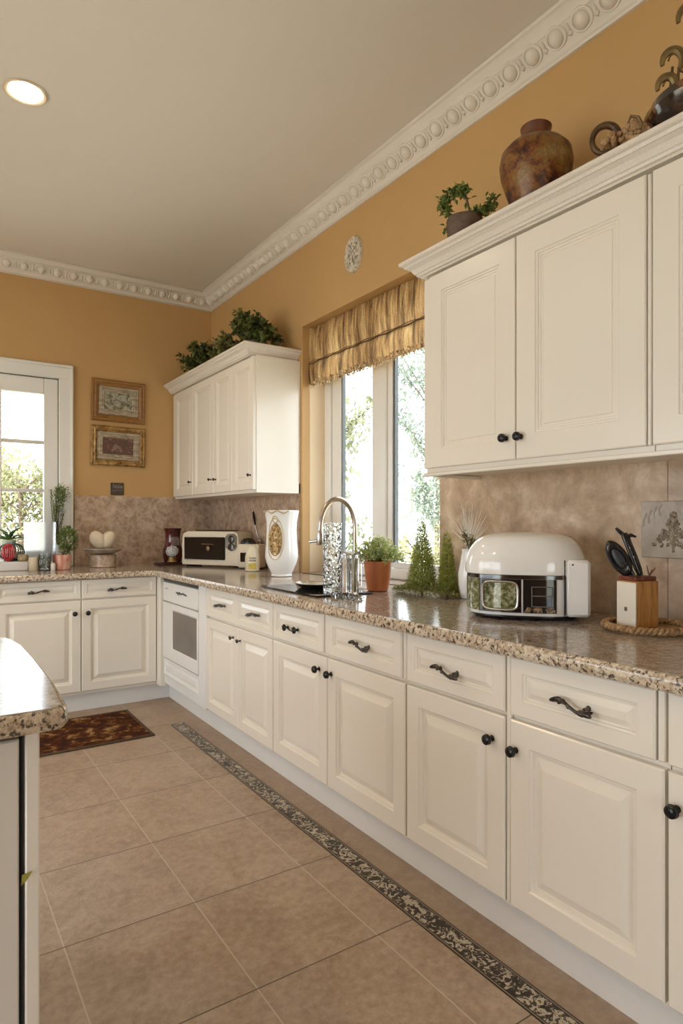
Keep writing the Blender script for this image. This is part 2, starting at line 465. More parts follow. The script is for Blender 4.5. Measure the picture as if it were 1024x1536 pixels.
m.tube([(-.014, y, .150 + .003 * math.sin(y * 33 + 1)) for y in frange(-.655, .645, 60)], .0018, 6)
m.build('fold_cord', plain('dark_brown_cord', (.09, .045, .02), .8), bl)
m = MB()
for k in range(420):
    y = R.uniform(-.655, .645); z = R.uniform(-.022, .022)
    m.ell((-.016 + R.uniform(-.006, .006), y, z), (.004, .005, .006), 6, 4)
m.build('beaded_trim', mottled('bead_trim', [(.35, (.16, .09, .04)), (.5, (.55, .38, .18)), (.68, (.85, .74, .56))], 40, .5), bl)
MB().box(.012, .035, -.655, .645, .345, .372, .003).build('head_rail', WHITEFR, bl)
m = MB().box(.06, .085, -.60, .56, .062, .085, .003)

# ------------------------------------------------------------------ back window
m = MB()
yo = YW
m.box(BX1 - .01, .975, yo - .022, yo, .92, 2.412, .006); m.box(-.012, BX0 + .01, yo - .022, yo, .92, 2.412, .006)
m.box(-.012, .975, yo - .024, yo, BZ1 - .01, 2.412, .006)
m.box(.955, .975, yo - .034, yo, .92, 2.425, .006); m.box(-.012, .008, yo - .034, yo, .92, 2.425, .006); m.box(-.012, .975, yo - .036, yo, 2.40, 2.425, .006)
win2 = struct(m, 'window_2', WHITEFR)
def bwin(nm, boxes, mat):
    mm = MB()
    for b in boxes: mm.box(*b)
    return struct(mm, nm, mat, win2)
y0, y1 = yo - .006, yo + .045
bwin('sash', [(.774, .871, y0, y1, .955, 2.313, .005), (.093, .19, y0, y1, .955, 2.313, .005), (.1905, .7735, y0, y1, 2.196, 2.313, .005), (.1905, .7735, y0, y1, .955, 1.04, .005),
              (.468, .497, y0 + .004, y1 - .004, 1.04, 2.196, .004)], WHITEFR)
m = MB()
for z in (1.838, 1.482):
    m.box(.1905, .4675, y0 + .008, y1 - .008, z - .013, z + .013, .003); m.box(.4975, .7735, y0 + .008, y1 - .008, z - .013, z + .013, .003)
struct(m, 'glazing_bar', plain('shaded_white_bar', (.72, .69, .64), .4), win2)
struct(MB().box(.1905, .7735, yo + .018, yo + .022, 1.04, 2.196), 'pane', PANE, win2)

struct(MB().box(.8715, .8835, yo + .015, yo + .04, .955, 2.3265).box(.085, .8835, yo + .015, yo + .04, 2.3135, 2.3265), 'gasket', bpy.data.materials['grey_gasket'], win2)  # dark strip added behind the sash gap so no daylight shows through
# glazed garden doors out of view: left sized for its daylight, rear added for fill
m = MB()
for y in (-.4, 1.01, 2.42, 3.84): m.box(XL - .15, XL - .08, y, y + .06, 0, 2.2, .004)
m.box(XL - .15, XL - .08, -.34, 3.84, 2.13, 2.2, .004); m.box(XL - .15, XL - .08, -.34, 3.84, 0, .06, .004)
d1 = struct(m, 'door_1', WHITEFR)
struct(MB().box(XL - .12, XL - .115, -.34, 3.84, .06, 2.13), 'pane', PANE, d1)
m = MB()
for x in (-.9, .14): m.box(x, x + .06, YR - .15, YR - .08, 0, 2.1, .004)
m.box(-.84, .14, YR - .15, YR - .08, 2.03, 2.1, .004); m.box(-.84, .14, YR - .15, YR - .08, 0, .06, .004)
d2 = struct(m, 'door_2', WHITEFR)
struct(MB().box(-.84, .14, YR - .12, YR - .115, .06, 2.03), 'pane', PANE, d2)

# ------------------------------------------------------------------ cabinet fronts
def rings_panel(w, h, rings, back=0.):
    """nested rectangles: list of (inset, y); front looks along -y"""
    rr = []
    for ins, y in rings:
        rr.append([(ins, y, ins), (w - ins, y, ins), (w - ins, y, h - ins), (ins, y, h - ins)])
    return MB().loft(rr)
RAISED = lambda f, t=.0222: [(0, 0), (0, -t + .004), (.004, -t), (f, -t), (f + .004, -t + .006), (f + .009, -t + .007), (f + .013, -t + .016), (f + .019, -t + .016), (f + .046, -t + .002), (f + .048, -t + .002)]
RAISED_S = lambda f, t=.022: [(0, 0), (0, -t + .004), (.004, -t), (f, -t), (f + .003, -t + .005), (f + .007, -t + .006), (f + .009, -t + .011), (f + .014, -t + .011), (f + .030, -t + .003), (f + .032, -t + .003)]
BEADED = lambda f, t=.022: [(0, 0), (0, -t + .003), (.003, -t), (f, -t), (f + .003, -t + .004), (f + .009, -t + .004), (f + .011, -t + .008), (f + .018, -t + .008), (f + .020, -t + .011), (f + .027, -t + .011), (f + .030, -t + .008), (f + .034, -t + .008)]

kn = MB(); kn.M = Matrix.Rotation(PI / 2, 4, 'X')
kn.lathe([(.009, 0), (.009, .002), (.0055, .005), (.005, .012), (.008, .016), (.0135, .020), (.0155, .025), (.0145, .030), (.010, .0335), (.004, .035)], 20)
kn.ring((0, 0, .0215), .0145, .0015, 20, 6)
KNOB = kn.build('knob', BLACK); KNOB_ME = KNOB.data; bpy.data.objects.remove(KNOB)
sk = MB(); sk.M = Matrix.Rotation(PI / 2, 4, 'X')
sk.lathe([(.006, 0), (.006, .003), (.004, .006), (.004, .014), (.010, .018), (.011, .022), (.006, .026)], 14)
sk.tube([(-.014, 0, .02), (-.004, .004, .024), (.006, -.003, .024), (.014, .006, .02)], [.003, .005, .005, .002], 8)
SK = sk.build('knob', PEWTER); SMALLKNOB_ME = SK.data; bpy.data.objects.remove(SK)
def pull_mesh(n=0):
    p = MB()
    for sx in (-1, 1):
        p.M = Matrix.Translation((sx * .038, 0, 0)) @ Matrix.Rotation(PI / 2, 4, 'X')
        p.lathe([(.0075, 0), (.0075, .002), (.0045, .005), (.0042, .02)], 12)
    p.M = None
    pts = []; rs = []
    for i in range(25):
        t = i / 24; x = -.062 + .124 * t
        z = .011 * math.sin(2 * PI * (t - .02)) * (1 if n == 0 else -.6); y = -.018 - .012 * math.sin(PI * t)
        pts.append((x, y, z)); e = abs(2 * t - 1)
        rs.append(.0018 + .0062 * max(0, math.sin(PI * min(1, (1 - e) / .62))) ** 1 * (.35 + .65 * e) + (.0025 if .2 < t < .8 else 0))
    p.tube(pts, rs, 10)
    p.ell((.044, -.026, -.009 if n == 0 else .004), (.021, .007, .0075), 12, 8, Matrix.Rotation(.15, 3, 'Y'))
    p.ell((-.044, -.026, .009 if n == 0 else -.004), (.021, .006, .0065), 12, 8, Matrix.Rotation(-.35, 3, 'Y'))
    p.ell((0, -.031, 0), (.006, .006, .006), 10, 6)
    return p
P0 = pull_mesh(0).build('pull', PEWTER); PULL_ME = P0.data; bpy.data.objects.remove(P0)
P1 = pull_mesh(1).build('pull', PEWTER); PULL2_ME = P1.data; bpy.data.objects.remove(P1)
cp = MB()                                                            # scroll pull with two round rosettes
for sx in (-1, 1):
    cp.ring((sx * .045, -.022, 0), .011, .0048, 18, 8, Matrix.Rotation(PI / 2, 3, 'X')); cp.ell((sx * .045, -.02, 0), (.009, .012, .009), 12, 8)
    cp.M = Matrix.Translation((sx * .045, 0, 0)) @ Matrix.Rotation(PI / 2, 4, 'X'); cp.lathe([(.008, 0), (.005, .004), (.005, .016)], 12); cp.M = None
cp.tube([(-.045 + .09 * i / 12, -.024, .004 * math.sin(i / 12 * 2 * PI)) for i in range(13)], .003, 8)
P2 = cp.build('pull', BLACK); PULL3_ME = P2.data; bpy.data.objects.remove(P2)
def hw(name, me, parent, x, y, z, rz=0.):
    o = bpy.data.objects.new(name, me); COL.objects.link(o); o.parent = parent; o.location = (x, y, z)
    o.rotation_euler = (0, rz, 0); return o

def cabinet(name, label, cat, loc, rz, w, d, z0, z1, doors, drawers, stiles=(), inset=.002, style=RAISED, group=None):
    """local x along the front, -y out of the front, door backs at y=-.0005; carcass behind"""
    t = thing(name, label, cat, loc, rz, group)
    MB().box(0, w, 0, d, z0, z1, .0015).build('carcass', CREAM, t)
    for (x0, x1, a, b, f, kx, kz, kme) in doors:
        o = rings_panel(x1 - x0, b - a, style(f)).build('door', CREAM, t, ang=10, loc=(x0, -.0005, a))
        if kme: hw('knob', kme, o, kx - x0, -.0215, kz - a)
    for (x0, x1, a, b, f, px, pz, pme) in drawers:
        o = rings_panel(x1 - x0, b - a, RAISED_S(f)).build('drawer', CREAM, t, ang=10, loc=(x0, -.0005, a))
        if pme: hw('pull', pme, o, px - x0, -.018, pz - a)
    for (x0, x1, a, b) in stiles:
        MB().box(x0, x1, -.016, -.0005, a, b, .003).build('stile', CREAM, t)
    return t

RB = -PI / 2                                                          # right-hand run: local x is -Y, local y is +X
XF = 1.4225                                                            # carcass front; door faces end at 1.40
def right_base(Y1, Y0, label, doors, drawers, stiles=()):
    return cabinet('base_cabinet', label, 'cabinet', (XF, Y1, 0), RB, Y1 - Y0, XW - XF - .014, .145, .878, doors, drawers, stiles, group='cream base cabinets on the right-hand run')
dz0, dz1, wz0, wz1 = .163, .690, .704, .868
K, P = KNOB_ME, PULL_ME
right_base(3.536, 2.698, 'cream base cabinet beside the white oven, two narrow doors and two small drawers',
    [(.002, .437, dz0, dz1, .05, .389, .634, SMALLKNOB_ME), (.440, .836, dz0, dz1, .05, .476, .630, SMALLKNOB_ME)],
    [(.002, .418, wz0, wz1, .032, .228, .787, PULL2_ME), (.421, .836, wz0, wz1, .032, .647, .787, PULL2_ME)])
right_base(2.696, 1.708, 'cream base cabinet below the sink, one drawer pull ending in two round rosettes',
    [(.003, .480, dz0, dz1, .06, .420, .635, K), (.485, .983, dz0, dz1, .062, .512, .631, K)],
    [(.003, .452, wz0, wz1, .036, .190, .771, PULL3_ME), (.485, .965, wz0, wz1, .04, .731, .783, P)],
    [(.4545, .4805, wz0, wz1), (.967, .985, wz0, wz1)])
right_base(1.706, .791, 'wide cream base cabinet below the air fryer with knobs meeting in the middle',
    [(.003, .441, dz0, dz1, .062, .396, .617, K), (.463, .912, dz0, dz1, .066, .485, .608, K)],
    [(.003, .441, wz0, wz1, .04, .210, .778, P), (.463, .890, wz0, wz1, .042, .678, .781, P)],
    [(.444, .460, dz0, wz1), (.893, .912, wz0, wz1)])
right_base(.789, -.20, 'cream base cabinet at the right edge of the picture with one knob in view',
    [(.003, .49, dz0, dz1, .062, .025, .614, K), (.497, .986, dz0, dz1, .062, .96, .614, K)],
    [(.003, .49, wz0, wz1, .042, .245, .781, P), (.497, .986, wz0, wz1, .042, .74, .781, P)])

# back run
def back_base(X0, X1, label, doors, drawers, stiles=()):
    return cabinet('base_cabinet', label, 'cabinet', (X0, 4.4225, 0), 0, X1 - X0, YW - .014 - 4.4225, .12, .878, doors, drawers, stiles, group='cream base cabinets under the back window')
bz0, bz1, cz0, cz1 = .142, .738, .748, .873
bcab = back_base(.385, 1.382, 'cream base cabinet on the back wall beside the oven with two doors and bar pulls',
    [(.008, .500, bz0, bz1, .055, .460, .655, K), (.505, .994, bz0, bz1, .055, .541, .655, K)],
    [(.003, .500, cz0, cz1, .03, .245, .810, PULL2_ME), (.505, .994, cz0, cz1, .03, .725, .802, PULL2_ME)],)
back_base(-.60, .383, 'cream base cabinet at the far left behind the island end',
    [(.003, .49, bz0, bz1, .055, .45, .655, K), (.496, .978, bz0, bz1, .055, .54, .655, K)],
    [(.003, .49, cz0, cz1, .03, .245, .806, PULL2_ME), (.496, .978, cz0, cz1, .03, .735, .806, PULL2_ME)])
MB().box(.999, 1.0365, -.1, 0, .12, .878, .002).build('corner_filler', CREAM, bcab)
# plinths
struct(MB().box(1.495, 1.512, -.2, 4.478, 0, .144), 'baseboard_right', PLIN)
struct(MB().box(-.6, 1.494, 4.478, 4.495, 0, .119), 'baseboard_back', PLIN)

# worktop
poly = [(1.36, -1.0), (XW - .013, -1.0), (XW - .013, YW - .013), (-.75, YW - .013), (-.75, 4.362), (1.26, 4.362), (1.315, 4.345), (1.348, 4.305), (1.36, 4.25)]
n = len(poly)
top = tag(MB().prism(poly, .8795, CT, .005).build('worktop', GRAN, ang=12), 'L-shaped speckled brown granite worktop along back and right walls', 'worktop')
edge = MB()
e_path = [(1.36, -1.0), (1.36, 4.25), (1.348, 4.305), (1.315, 4.345), (1.26, 4.362), (-.75, 4.362)]
edge.sweep(e_path, [(0, .8795), (.004, .8795), (.009, .886), (.010, .900), (.009, .912), (.004, .9185), (0, .9195)], 1)
edge.build('front_edge', GEDGE, top)

# ------------------------------------------------------------------ oven
ov = thing('oven', 'white built-in oven with a grey glass door in the corner', 'oven', (XF, 4.318, 0), RB)
L = 4.318 - 3.540
OVW = plain('oven_white_enamel', (.80, .79, .765), .25, var=.01)
m = MB().box(0, L, 0, .60, .146, .872, .002); m.box(.66, L, -.021, 0, .146, .872, .003); m.box(0, .659, -.012, 0, .146, .205, .003)
m.build('body', OVW, ov)
MB().box(.005, .655, -.024, -.0005, .715, .845, .004).build('control_panel', OVW, ov)
MB().box(.0, .655, -.020, -.0005, .850, .871, .002).build('vent_strip', BLACKPL, ov)
dr = MB()
dr.loft([[(x0, y, z0), (x1, y, z0), (x1, y, z1), (x0, y, z1)] for (x0, x1, z0, z1, y) in
    [(.005, .655, .330, .708, -.0005), (.005, .655, .330, .708, -.022), (.008, .652, .333, .705, -.026), (.190, .642, .405, .672, -.026), (.196, .636, .411, .666, -.020), (.198, .634, .413, .664, -.020)]])
dr = dr.build('door', OVW, ov, ang=25)
MB().box(.199, .633, -.0225, -.0202, .414, .663, .001).build('door_glass', plain('oven_glass', (.17, .15, .13), .12, var=.2, scale=3), dr)
o = rings_panel(.65, .115, RAISED_S(.012)).build('warming_drawer', OVW, ov, ang=25, loc=(.005, -.0005, .208))
m = MB()
for k in range(5):
    m.ell((.30 + .035 * k, -.026, .79 + .004 * (k % 2)), (.014, .006, .006), 10, 6)
m.tube([(.28, -.028, .795), (.34, -.032, .782), (.40, -.032, .797), (.47, -.028, .788)], .003, 8)
m.build('ornate_handle', PEWTER, ov)
m = MB()
for k in range(3): m.box(.05 + .022 * k, .062 + .022 * k, -.0255, -.024, .80, .803)
m.build('indicator_marks', BLACKPL, ov)

# ------------------------------------------------------------------ wall cabinets
XU = 1.7625
def wall_cab(Y1, Y0, z0, z1, label, doors, stiles=(), style=BEADED, dgap=.336, group=None):
    return cabinet('wall_cabinet', label, 'cabinet', (XU, Y1, 0), RB, Y1 - Y0, XW - .014 - XU + .013, z0, z1, doors, (), stiles, style=style, group=group)
uz0, uz1 = 1.452, 2.258
c1 = wall_cab(2.010, 1.026, uz0, uz1, 'large cream wall cabinet right of the window, two doors with black knobs',
    [(.038, .487, 1.470, 2.250, .072, .448, 1.547, K), (.492, .968, 1.470, 2.250, .082, .515, 1.546, K)],
    [(.0, .036, 1.470, 2.25), (.970, .983, 1.47, 2.25)])
c2 = wall_cab(1.024, .04, uz0, uz1, 'cream wall cabinet cut off by the right picture edge',
    [(.003, .49, 1.470, 2.250, .075, .45, 1.547, K), (.494, .98, 1.470, 2.250, .075, .53, 1.547, K)])
m = MB().box(XU - .022, XU + .0, .04, 2.010, 1.437, 1.4515, .003); m.box(XU, XW - .015, 1.996, 2.010, 1.437, 1.4515, .003)
tag(m.build('light_rail', CREAM), 'thin cream pelmet rail under the right wall cabinets', 'moulding')
CPR = [(0, 2.2585), (.006, 2.2585), (.010, 2.264), (.018, 2.266), (.021, 2.274), (.026, 2.276), (.036, 2.292), (.050, 2.301), (.054, 2.301), (.058, 2.310), (.068, 2.313), (.072, 2.317), (.072, 2.326), (.068, 2.330), (0, 2.330)]
m = MB().sweep([(XW - .002, 2.012), (XU - .02, 2.012), (XU - .02, .04)], CPR, -1)
cr = tag(m.build('cabinet_cornice', CORN, ang=22), 'long moulded off-white cornice crowning the right wall cabinets', 'moulding')
MB().box(XU - .021, XW - .003, .04, 2.012, 2.2590, 2.318).build('top_board', CORN, cr)
lz0, lz1 = 1.435, 2.298
Lc = 5.125 - 3.612
wall_cab(5.125, 3.612, lz0, lz1, 'cream corner wall cabinet with greenery on top, four narrow doors',
    [(.06, .455, 1.455, 2.288, .055, .425, 1.555, SMALLKNOB_ME), (.459, .868, 1.455, 2.288, .055, .826, 1.552, SMALLKNOB_ME),
     (.872, 1.185, 1.455, 2.288, .055, .915, 1.548, SMALLKNOB_ME), (1.189, 1.508, 1.455, 2.288, .055, 1.475, 1.545, SMALLKNOB_ME)],
    [(.0, .058, 1.455, 2.288)])
LP = [(a, z - 2.2585 + 2.2985) for a, z in CPR]
m = MB().sweep([(XU - .02, 5.138), (XU - .02, 3.668), (XW - .002, 3.668)], LP, -1)
cr = tag(m.build('cabinet_cornice', CORN, ang=22), 'short moulded off-white cornice crowning the corner wall cabinet', 'moulding')
MB().box(XU - .021, XW - .003, 3.669, 5.138, 2.2990, 2.358).build('top_board', CORN, cr)

# ------------------------------------------------------------------ island
il = thing('kitchen_island', 'white kitchen island at the left edge with a thick granite top', 'island', (-.4, 1.65, 0))
def isl(mb, nm, mat, **k):
    mb.v = [(x + .4, y - 1.65, z) for x, y, z in mb.v]; return mb.build(nm, mat, il, **k)
poly = [(-1.3, 1.222), (.195, 1.222), (.212, 1.228), (.220, 1.245), (.229, 1.45), (.231, 1.70), (.229, 1.90), (.223, 2.00), (.212, 2.045), (.19, 2.065), (.15, 2.072), (-1.3, 2.072)]
isl(MB().prism(poly, .8815, CT, .004), 'island_top', GRAN, ang=12)
cx_, cy_ = -.4, 1.65
m = MB(); m.sweep(poly[:11] + [(-1.3, 2.072)], [(0, .8815), (.003, .8815), (.008, .888), (.009, .900), (.008, .911), (.003, .917), (0, .918)], -1)
isl(m, 'top_edge', GEDGE)
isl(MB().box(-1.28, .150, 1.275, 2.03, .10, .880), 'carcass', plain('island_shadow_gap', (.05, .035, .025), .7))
isl(MB().box(.1585, .182, 1.252, 2.04, .0, .880, .003), 'end_panel', CREAM)
GREY = plain('island_door_paint', (.68, .63, .56), .4, var=.02)  # door face in shade: the darker tone is put into its colour
d = isl(rings_panel(.60, .74, [(0, 0), (0, -.017), (.003, -.02), (.29, -.02)]), 'door', GREY, ang=25)
d.location = (-.451 + .4 + .4, 1.2745 - 1.65 + 1.65, 0)
d.data.transform(Matrix.Translation((-.4, 1.65, 0))); d.location = (-.451 + .4, 1.2745 - 1.65, .125)
d2_ = dup_part(d, il, (-1.055 + .4, 1.2745 - 1.65, .125))
lf = thing('dry_leaf', 'small yellow-green leaf poking from the dark gap of the island', 'leaf', (.156, 1.262, .62))
m = MB(); m.loft([[(-.004, -.006, -.016), (-.003, -.006, -.017)], [(.0, -.016, -.006), (.001, -.0165, -.007)], [(.012, -.02, .008), (.0125, -.0205, .007)], [(-.002, -.012, .009), (-.002, -.0125, .008)]], False, False, False)
m = MB(); m.add([(-.003, .0, -.020), (-.003, -.012, .006), (.013, -.014, .008), (.006, -.012, -.004), (-.003, .001, -.020), (-.003, -.011, .006), (.013, -.013, .0085), (.006, -.011, -.004)],
                [(0, 3, 2, 1), (4, 5, 6, 7), (0, 1, 5, 4), (1, 2, 6, 5), (2, 3, 7, 6), (3, 0, 4, 7)])
m.build('blade', plain('yellow_green_leaf', (.30, .27, .05), .5, var=.2, scale=60), lf, smooth=False)

# ------------------------------------------------------------------ floor pieces
o = struct(MB().box(-.0425, .0425, -2.4, 2.4, 0, .0016), 'trim_7', mosaic_mat(), loc=(1.3375, 1.45, 0))
rg = thing('rug', 'small brown and gold floral rug with a dark border on the tiles', 'rug', (.72, 4.0, 0))
MB().box(-.42, .423, -.285, .285, .0005, .008, .003).build('woven_field', rug_mat(), rg)
m = MB(); pr = [(-.43, -.295), (.433, -.295), (.433, .295), (-.43, .295)]
for (a, b, c_, d_) in ((-.432, .435, -.297, -.277), (-.432, .435, .277, .297), (-.432, -.412, -.277, .277), (.415, .435, -.277, .277)):
    m.box(a, b, c_, d_, .0005, .010, .003)
m.build('border', plain('dark_rug_binding', (.085, .05, .03), .95, var=.3, scale=50), rg)

# ------------------------------------------------------------------ wall decorations on the back wall
def picture(name, label, cx, cz, w, h, fmat, stops, tilt, seed, fw=.055):
    t = thing(name, label, 'picture', (cx, YW - .003, cz), 0); t.rotation_euler = (0, tilt, 0)
    def frame(W, H, wd, prof):
        m = MB(); m.loft([[(-W / 2 + i, y, -H / 2 + i), (W / 2 - i, y, -H / 2 + i), (W / 2 - i, y, H / 2 - i), (-W / 2 + i, y, H / 2 - i)] for i, y in prof], False, False); return m
    frame(w, h, fw, [(0, 0), (0, -.018), (.008, -.026), (.022, -.022), (.03, -.028), (fw - .01, -.022), (fw, -.012), (fw, 0)]).build('frame', fmat, t, ang=20)
    lw = .046
    frame(w - 2 * fw + .001, h - 2 * fw + .001, lw, [(0, -.008), (.004, -.016), (.018, -.014), (.024, -.019), (lw - .012, -.014), (lw - .008, -.017), (lw, -.009), (lw, -.004)]).build('liner',
        mottled('weathered_liner_' + name + str(seed), [(.3, (.20, .15, .10)), (.55, (.46, .38, .28)), (.75, (.62, .55, .44))], 14, .6, stretch=(1, 1, 4)), t, ang=20)
    N = Nodes('painting_%d' % seed); N.set(.6)
    mp = N.n('ShaderNodeMapping'); mp.inputs['Location'].default_value = (seed, seed * 2, 0); N.l(N.co(), mp.inputs[0])
    N.color(N.ramp(N.noise(22, 8, .75, vec=mp.outputs[0], dist=.8), stops))
    W, H = w - 2 * fw - 2 * lw + .006, h - 2 * fw - 2 * lw + .006
    MB().box(-W / 2, W / 2, -.008, -.002, -H / 2, H / 2).build('painting', N.m, t)
OAK = mottled('golden_oak_frame', [(.3, (.20, .09, .025)), (.6, (.34, .17, .05)), (.8, (.45, .26, .09))], 9, .4, stretch=(3, 3, 14))
GILT = mottled('worn_gilt_frame', [(.32, (.10, .045, .012)), (.5, (.36, .20, .06)), (.68, (.58, .40, .17))], 26, .35, metal=.25)
picture('framed_picture', 'upper of two framed pictures, oak frame round a grey-green landscape', 1.31, 2.193, .408, .325, OAK,
    [(.36, (.045, .045, .025)), (.47, (.20, .19, .12)), (.56, (.50, .48, .38)), (.66, (.16, .17, .10))], math.radians(1.0), 1, .052)
picture('framed_picture', 'lower of two framed pictures, worn gilt frame round dark red flowers', 1.308, 1.842, .413, .308, GILT,
    [(.36, (.03, .022, .016)), (.46, (.13, .085, .06)), (.53, (.13, .035, .03)), (.6, (.32, .24, .18)), (.7, (.08, .09, .06))], math.radians(.6), 2, .045)
pl = thing('wall_plaque', 'small dark square plaque with faint pale marks above the splashback', 'plaque', (1.301, YW - .001, 1.509))
MB().box(-.05, .05, -.010, 0, -.048, .048, .003).build('plate', plain('dark_bronze_plate', (.085, .062, .048), .4, metal=.3, var=.2, scale=30), pl)
m = MB()
for k, (x, h_) in enumerate(((-.034, .030), (-.022, .022), (-.012, .026), (0, .02), (.010, .026), (.022, .022), (.032, .018))):
    m.box(x, x + .004, -.0115, -.010, .005, .005 + h_)
    m.box(x, x + .011, -.0115, -.010, .005 + h_ * (.5 if k % 2 else 1) - .004, .005 + h_ * (.5 if k % 2 else 1))
m.box(-.036, .036, -.0115, -.010, -.012, -.010); m.box(-.036, -.024, -.0115, -.010, -.020, -.017)
m.build('faint_marks', plain('pale_mark', (.36, .31, .26), .5), pl)

# oval medallion on the right wall
md = thing('wall_medallion', 'oval cream stone medallion with worn relief on the ochre wall', 'plaque', (XW, 2.995, 2.780))
m = MB(); m.M = Matrix.Rotation(-PI / 2, 4, 'Y')
m.lathe([(.098, 0), (.098, .010), (.092, .018), (.084, .020), (.080, .016), (.05, .018), (.01, .019)], 40, sx=1.06, sy=.84)
m.build('disc', mottled('worn_cream_stone', [(.38, (.40, .34, .27)), (.5, (.68, .61, .50)), (.7, (.78, .71, .60))], 45, .7, bump=.5, bscale=60), md)
m = MB()
for k in range(46):
    a, r = R.uniform(0, 2 * PI), math.sqrt(R.random()) * .8
    m.ell((-.0185, r * .072 * math.cos(a), r * .088 * math.sin(a)), (.004, R.uniform(.004, .012), R.uniform(.003, .009)), 8, 5, Matrix.Rotation(R.uniform(0, PI), 3, 'X'))
m.build('relief', mottled('grey_relief', [(.4, (.22, .19, .15)), (.65, (.55, .48, .39))], 50, .7), md)

# relief tile on right wall
tl = thing('relief_tile', 'pale grey wall tile with a raised plant motif above the knife block', 'tile', (XW - .012, 1.136, 1.225))
m = MB().box(-.008, 0, -.112, .112, -.095, .095, .003); m.build('tile', mottled('grey_stone_tile', [(.35, (.36, .31, .25)), (.65, (.52, .46, .39))], 14, .5, bump=.4), tl)
m = MB()
for k in range(150):
    t = R.random(); z = -.055 + .105 * t; wd = (.070 * (1 - t) ** 1.3 + .006) * R.uniform(-1, 1)
    m.ell((-.0085, wd, z + R.uniform(-.005, .005)), (.004, R.uniform(.003, .007), R.uniform(.003, .008)), 7, 5, Matrix.Rotation(R.uniform(0, PI), 3, 'X'))
m.tube([(-.009, 0, -.075), (-.010, .002, .0), (-.009, 0, .06)], [.004, .003, .002], 6)
m.build('plant_relief', mottled('brown_relief', [(.35, (.13, .09, .05)), (.7, (.46, .38, .28))], 50, .6), tl)
for sy in (-1, 1):
    m = MB()
    for k in range(4):
        m.tube([(-.0085, sy * (.04 + .018 * k), .085 - .01 * k), (-.0105, sy * (.05 + .018 * k), .065 - .012 * k), (-.0085, sy * (.045 + .02 * k), .045 - .012 * k)], .003, 6)
    m.build('scroll_relief', bpy.data.materials['grey_stone_tile'], tl)

# recessed downlights
LW = Nodes('lamp_glow'); em = LW.n('ShaderNodeEmission'); em.inputs['Color'].default_value = (1, .86, .62, 1); em.inputs['Strength'].default_value = 40; LW.l(em.outputs[0], LW.out.inputs['Surface'])
BRASS = plain('warm_white_ring', (.72, .62, .48), .3, metal=.2)
def downlight(x, y, label, power=1.):
    t = thing('ceiling_downlight', label, 'light', (x, y, ZC), group='recessed ceiling downlights')
    m = MB().lathe([(.070, -.0005), (.088, -.0005), (.090, -.004), (.084, -.009), (.074, -.007), (.070, -.003)], 36, cap0=False, cap1=False); m.build('trim_ring', BRASS, t)
    MB().lathe([(.0695, -.0005), (.0695, -.003), (.05, -.006), (.01, -.007)], 32).build('lens', LW.m, t)
    ld = bpy.data.lights.new('downlight_beam', 'SPOT'); ld.energy = 34 * power; ld.color = (1, .78, .52); ld.spot_size = 2.5; ld.spot_blend = .6; ld.shadow_soft_size = .06
    lo = bpy.data.objects.new('downlight_beam', ld); COL.objects.link(lo); lo.location = (x, y, ZC - .03)
downlight(.397, 3.13, 'glowing round recessed downlight in the ceiling')
downlight(-1.4, 3.13, 'recessed downlight in the ceiling above the left end of the island')  # this lamp and the next are added out of view for warm ambient light
downlight(-1.4, 1.2, 'recessed downlight in the ceiling left of the camera position')

# ------------------------------------------------------------------ counter items, back wall
PEARL = glassy('clear_glass').m
# low white ledge with the terrarium bowl
lg = tag(MB().box(.0, .625, 4.80, 5.06, CT + .0005, CT + .062, .003).build('window_ledge_box', plain('white_painted_ledge', (.78, .76, .73), .4, var=.02)), 'low white ledge box on the counter under the back window', 'ledge')
LZ = CT + .0625
bk = thing('oval_bowl', 'dark wire-striped oval bowl standing on the white ledge box', 'bowl', (.535, 4.91, LZ))
m = MB()
for k in range(14):
    a = PI * k / 14
    m.tube([(.083 * math.cos(a) * math.cos(b), .06 * math.sin(a) * math.cos(b), .064 + .062 * math.sin(b)) for b in frange(-PI / 2, PI / 2, 12)], .0022, 5)
    m.tube([(-.083 * math.cos(a) * math.cos(b), -.06 * math.sin(a) * math.cos(b), .064 + .062 * math.sin(b)) for b in frange(-PI / 2, PI / 2, 12)], .0022, 5)
m.ring((0, 0, .004), .045, .003, 24, 6, sy=.75)
m.build('wire_cage', plain('dark_green_wire', (.05, .07, .04), .4, metal=.2), bk)
MB().lathe([(.03, .006), (.058, .02), (.070, .05), (.066, .064), (.060, .05), (.03, .012)], 28, sy=.72).build('liner', plain('pale_lining', (.45, .45, .40), .5, var=.2, scale=40), bk)
rd = thing('red_ornament', 'shiny crimson oval ornament in front of the oval bowl', 'ornament', (.508, 4.832, LZ))
m = MB().ell((0, 0, .062), (.044, .012, .060), 20, 14)
m.build('body', mottled('crimson_lacquer', [(.35, (.22, .008, .015)), (.6, (.48, .02, .035)), (.8, (.70, .12, .13))], 30, .2, coat=.3), rd)
m = MB()
for k in range(6): m.tube([(-.036 + .014 * k, -.011, .03), (-.028 + .012 * k, -.0135, .062), (-.034 + .014 * k, -.011, .095)], .0018, 5)
m.build('ridges', plain('pink_ridge', (.62, .25, .25), .3), rd)
LEAFG = leaf_mat('fresh_green_leaf', (.08, .19, .04), (.30, .46, .14))
LEAFD = leaf_mat('dark_green_leaf', (.015, .035, .010), (.07, .13, .03))
LEAFM = leaf_mat('mid_green_leaf', (.06, .11, .02), (.28, .36, .10))
pt = thing('succulent_plant', 'small green succulent with arching leaves behind the red ornament', 'plant', (.53, 5.012, LZ)); pt.scale = (1.3, .95, 1.3)
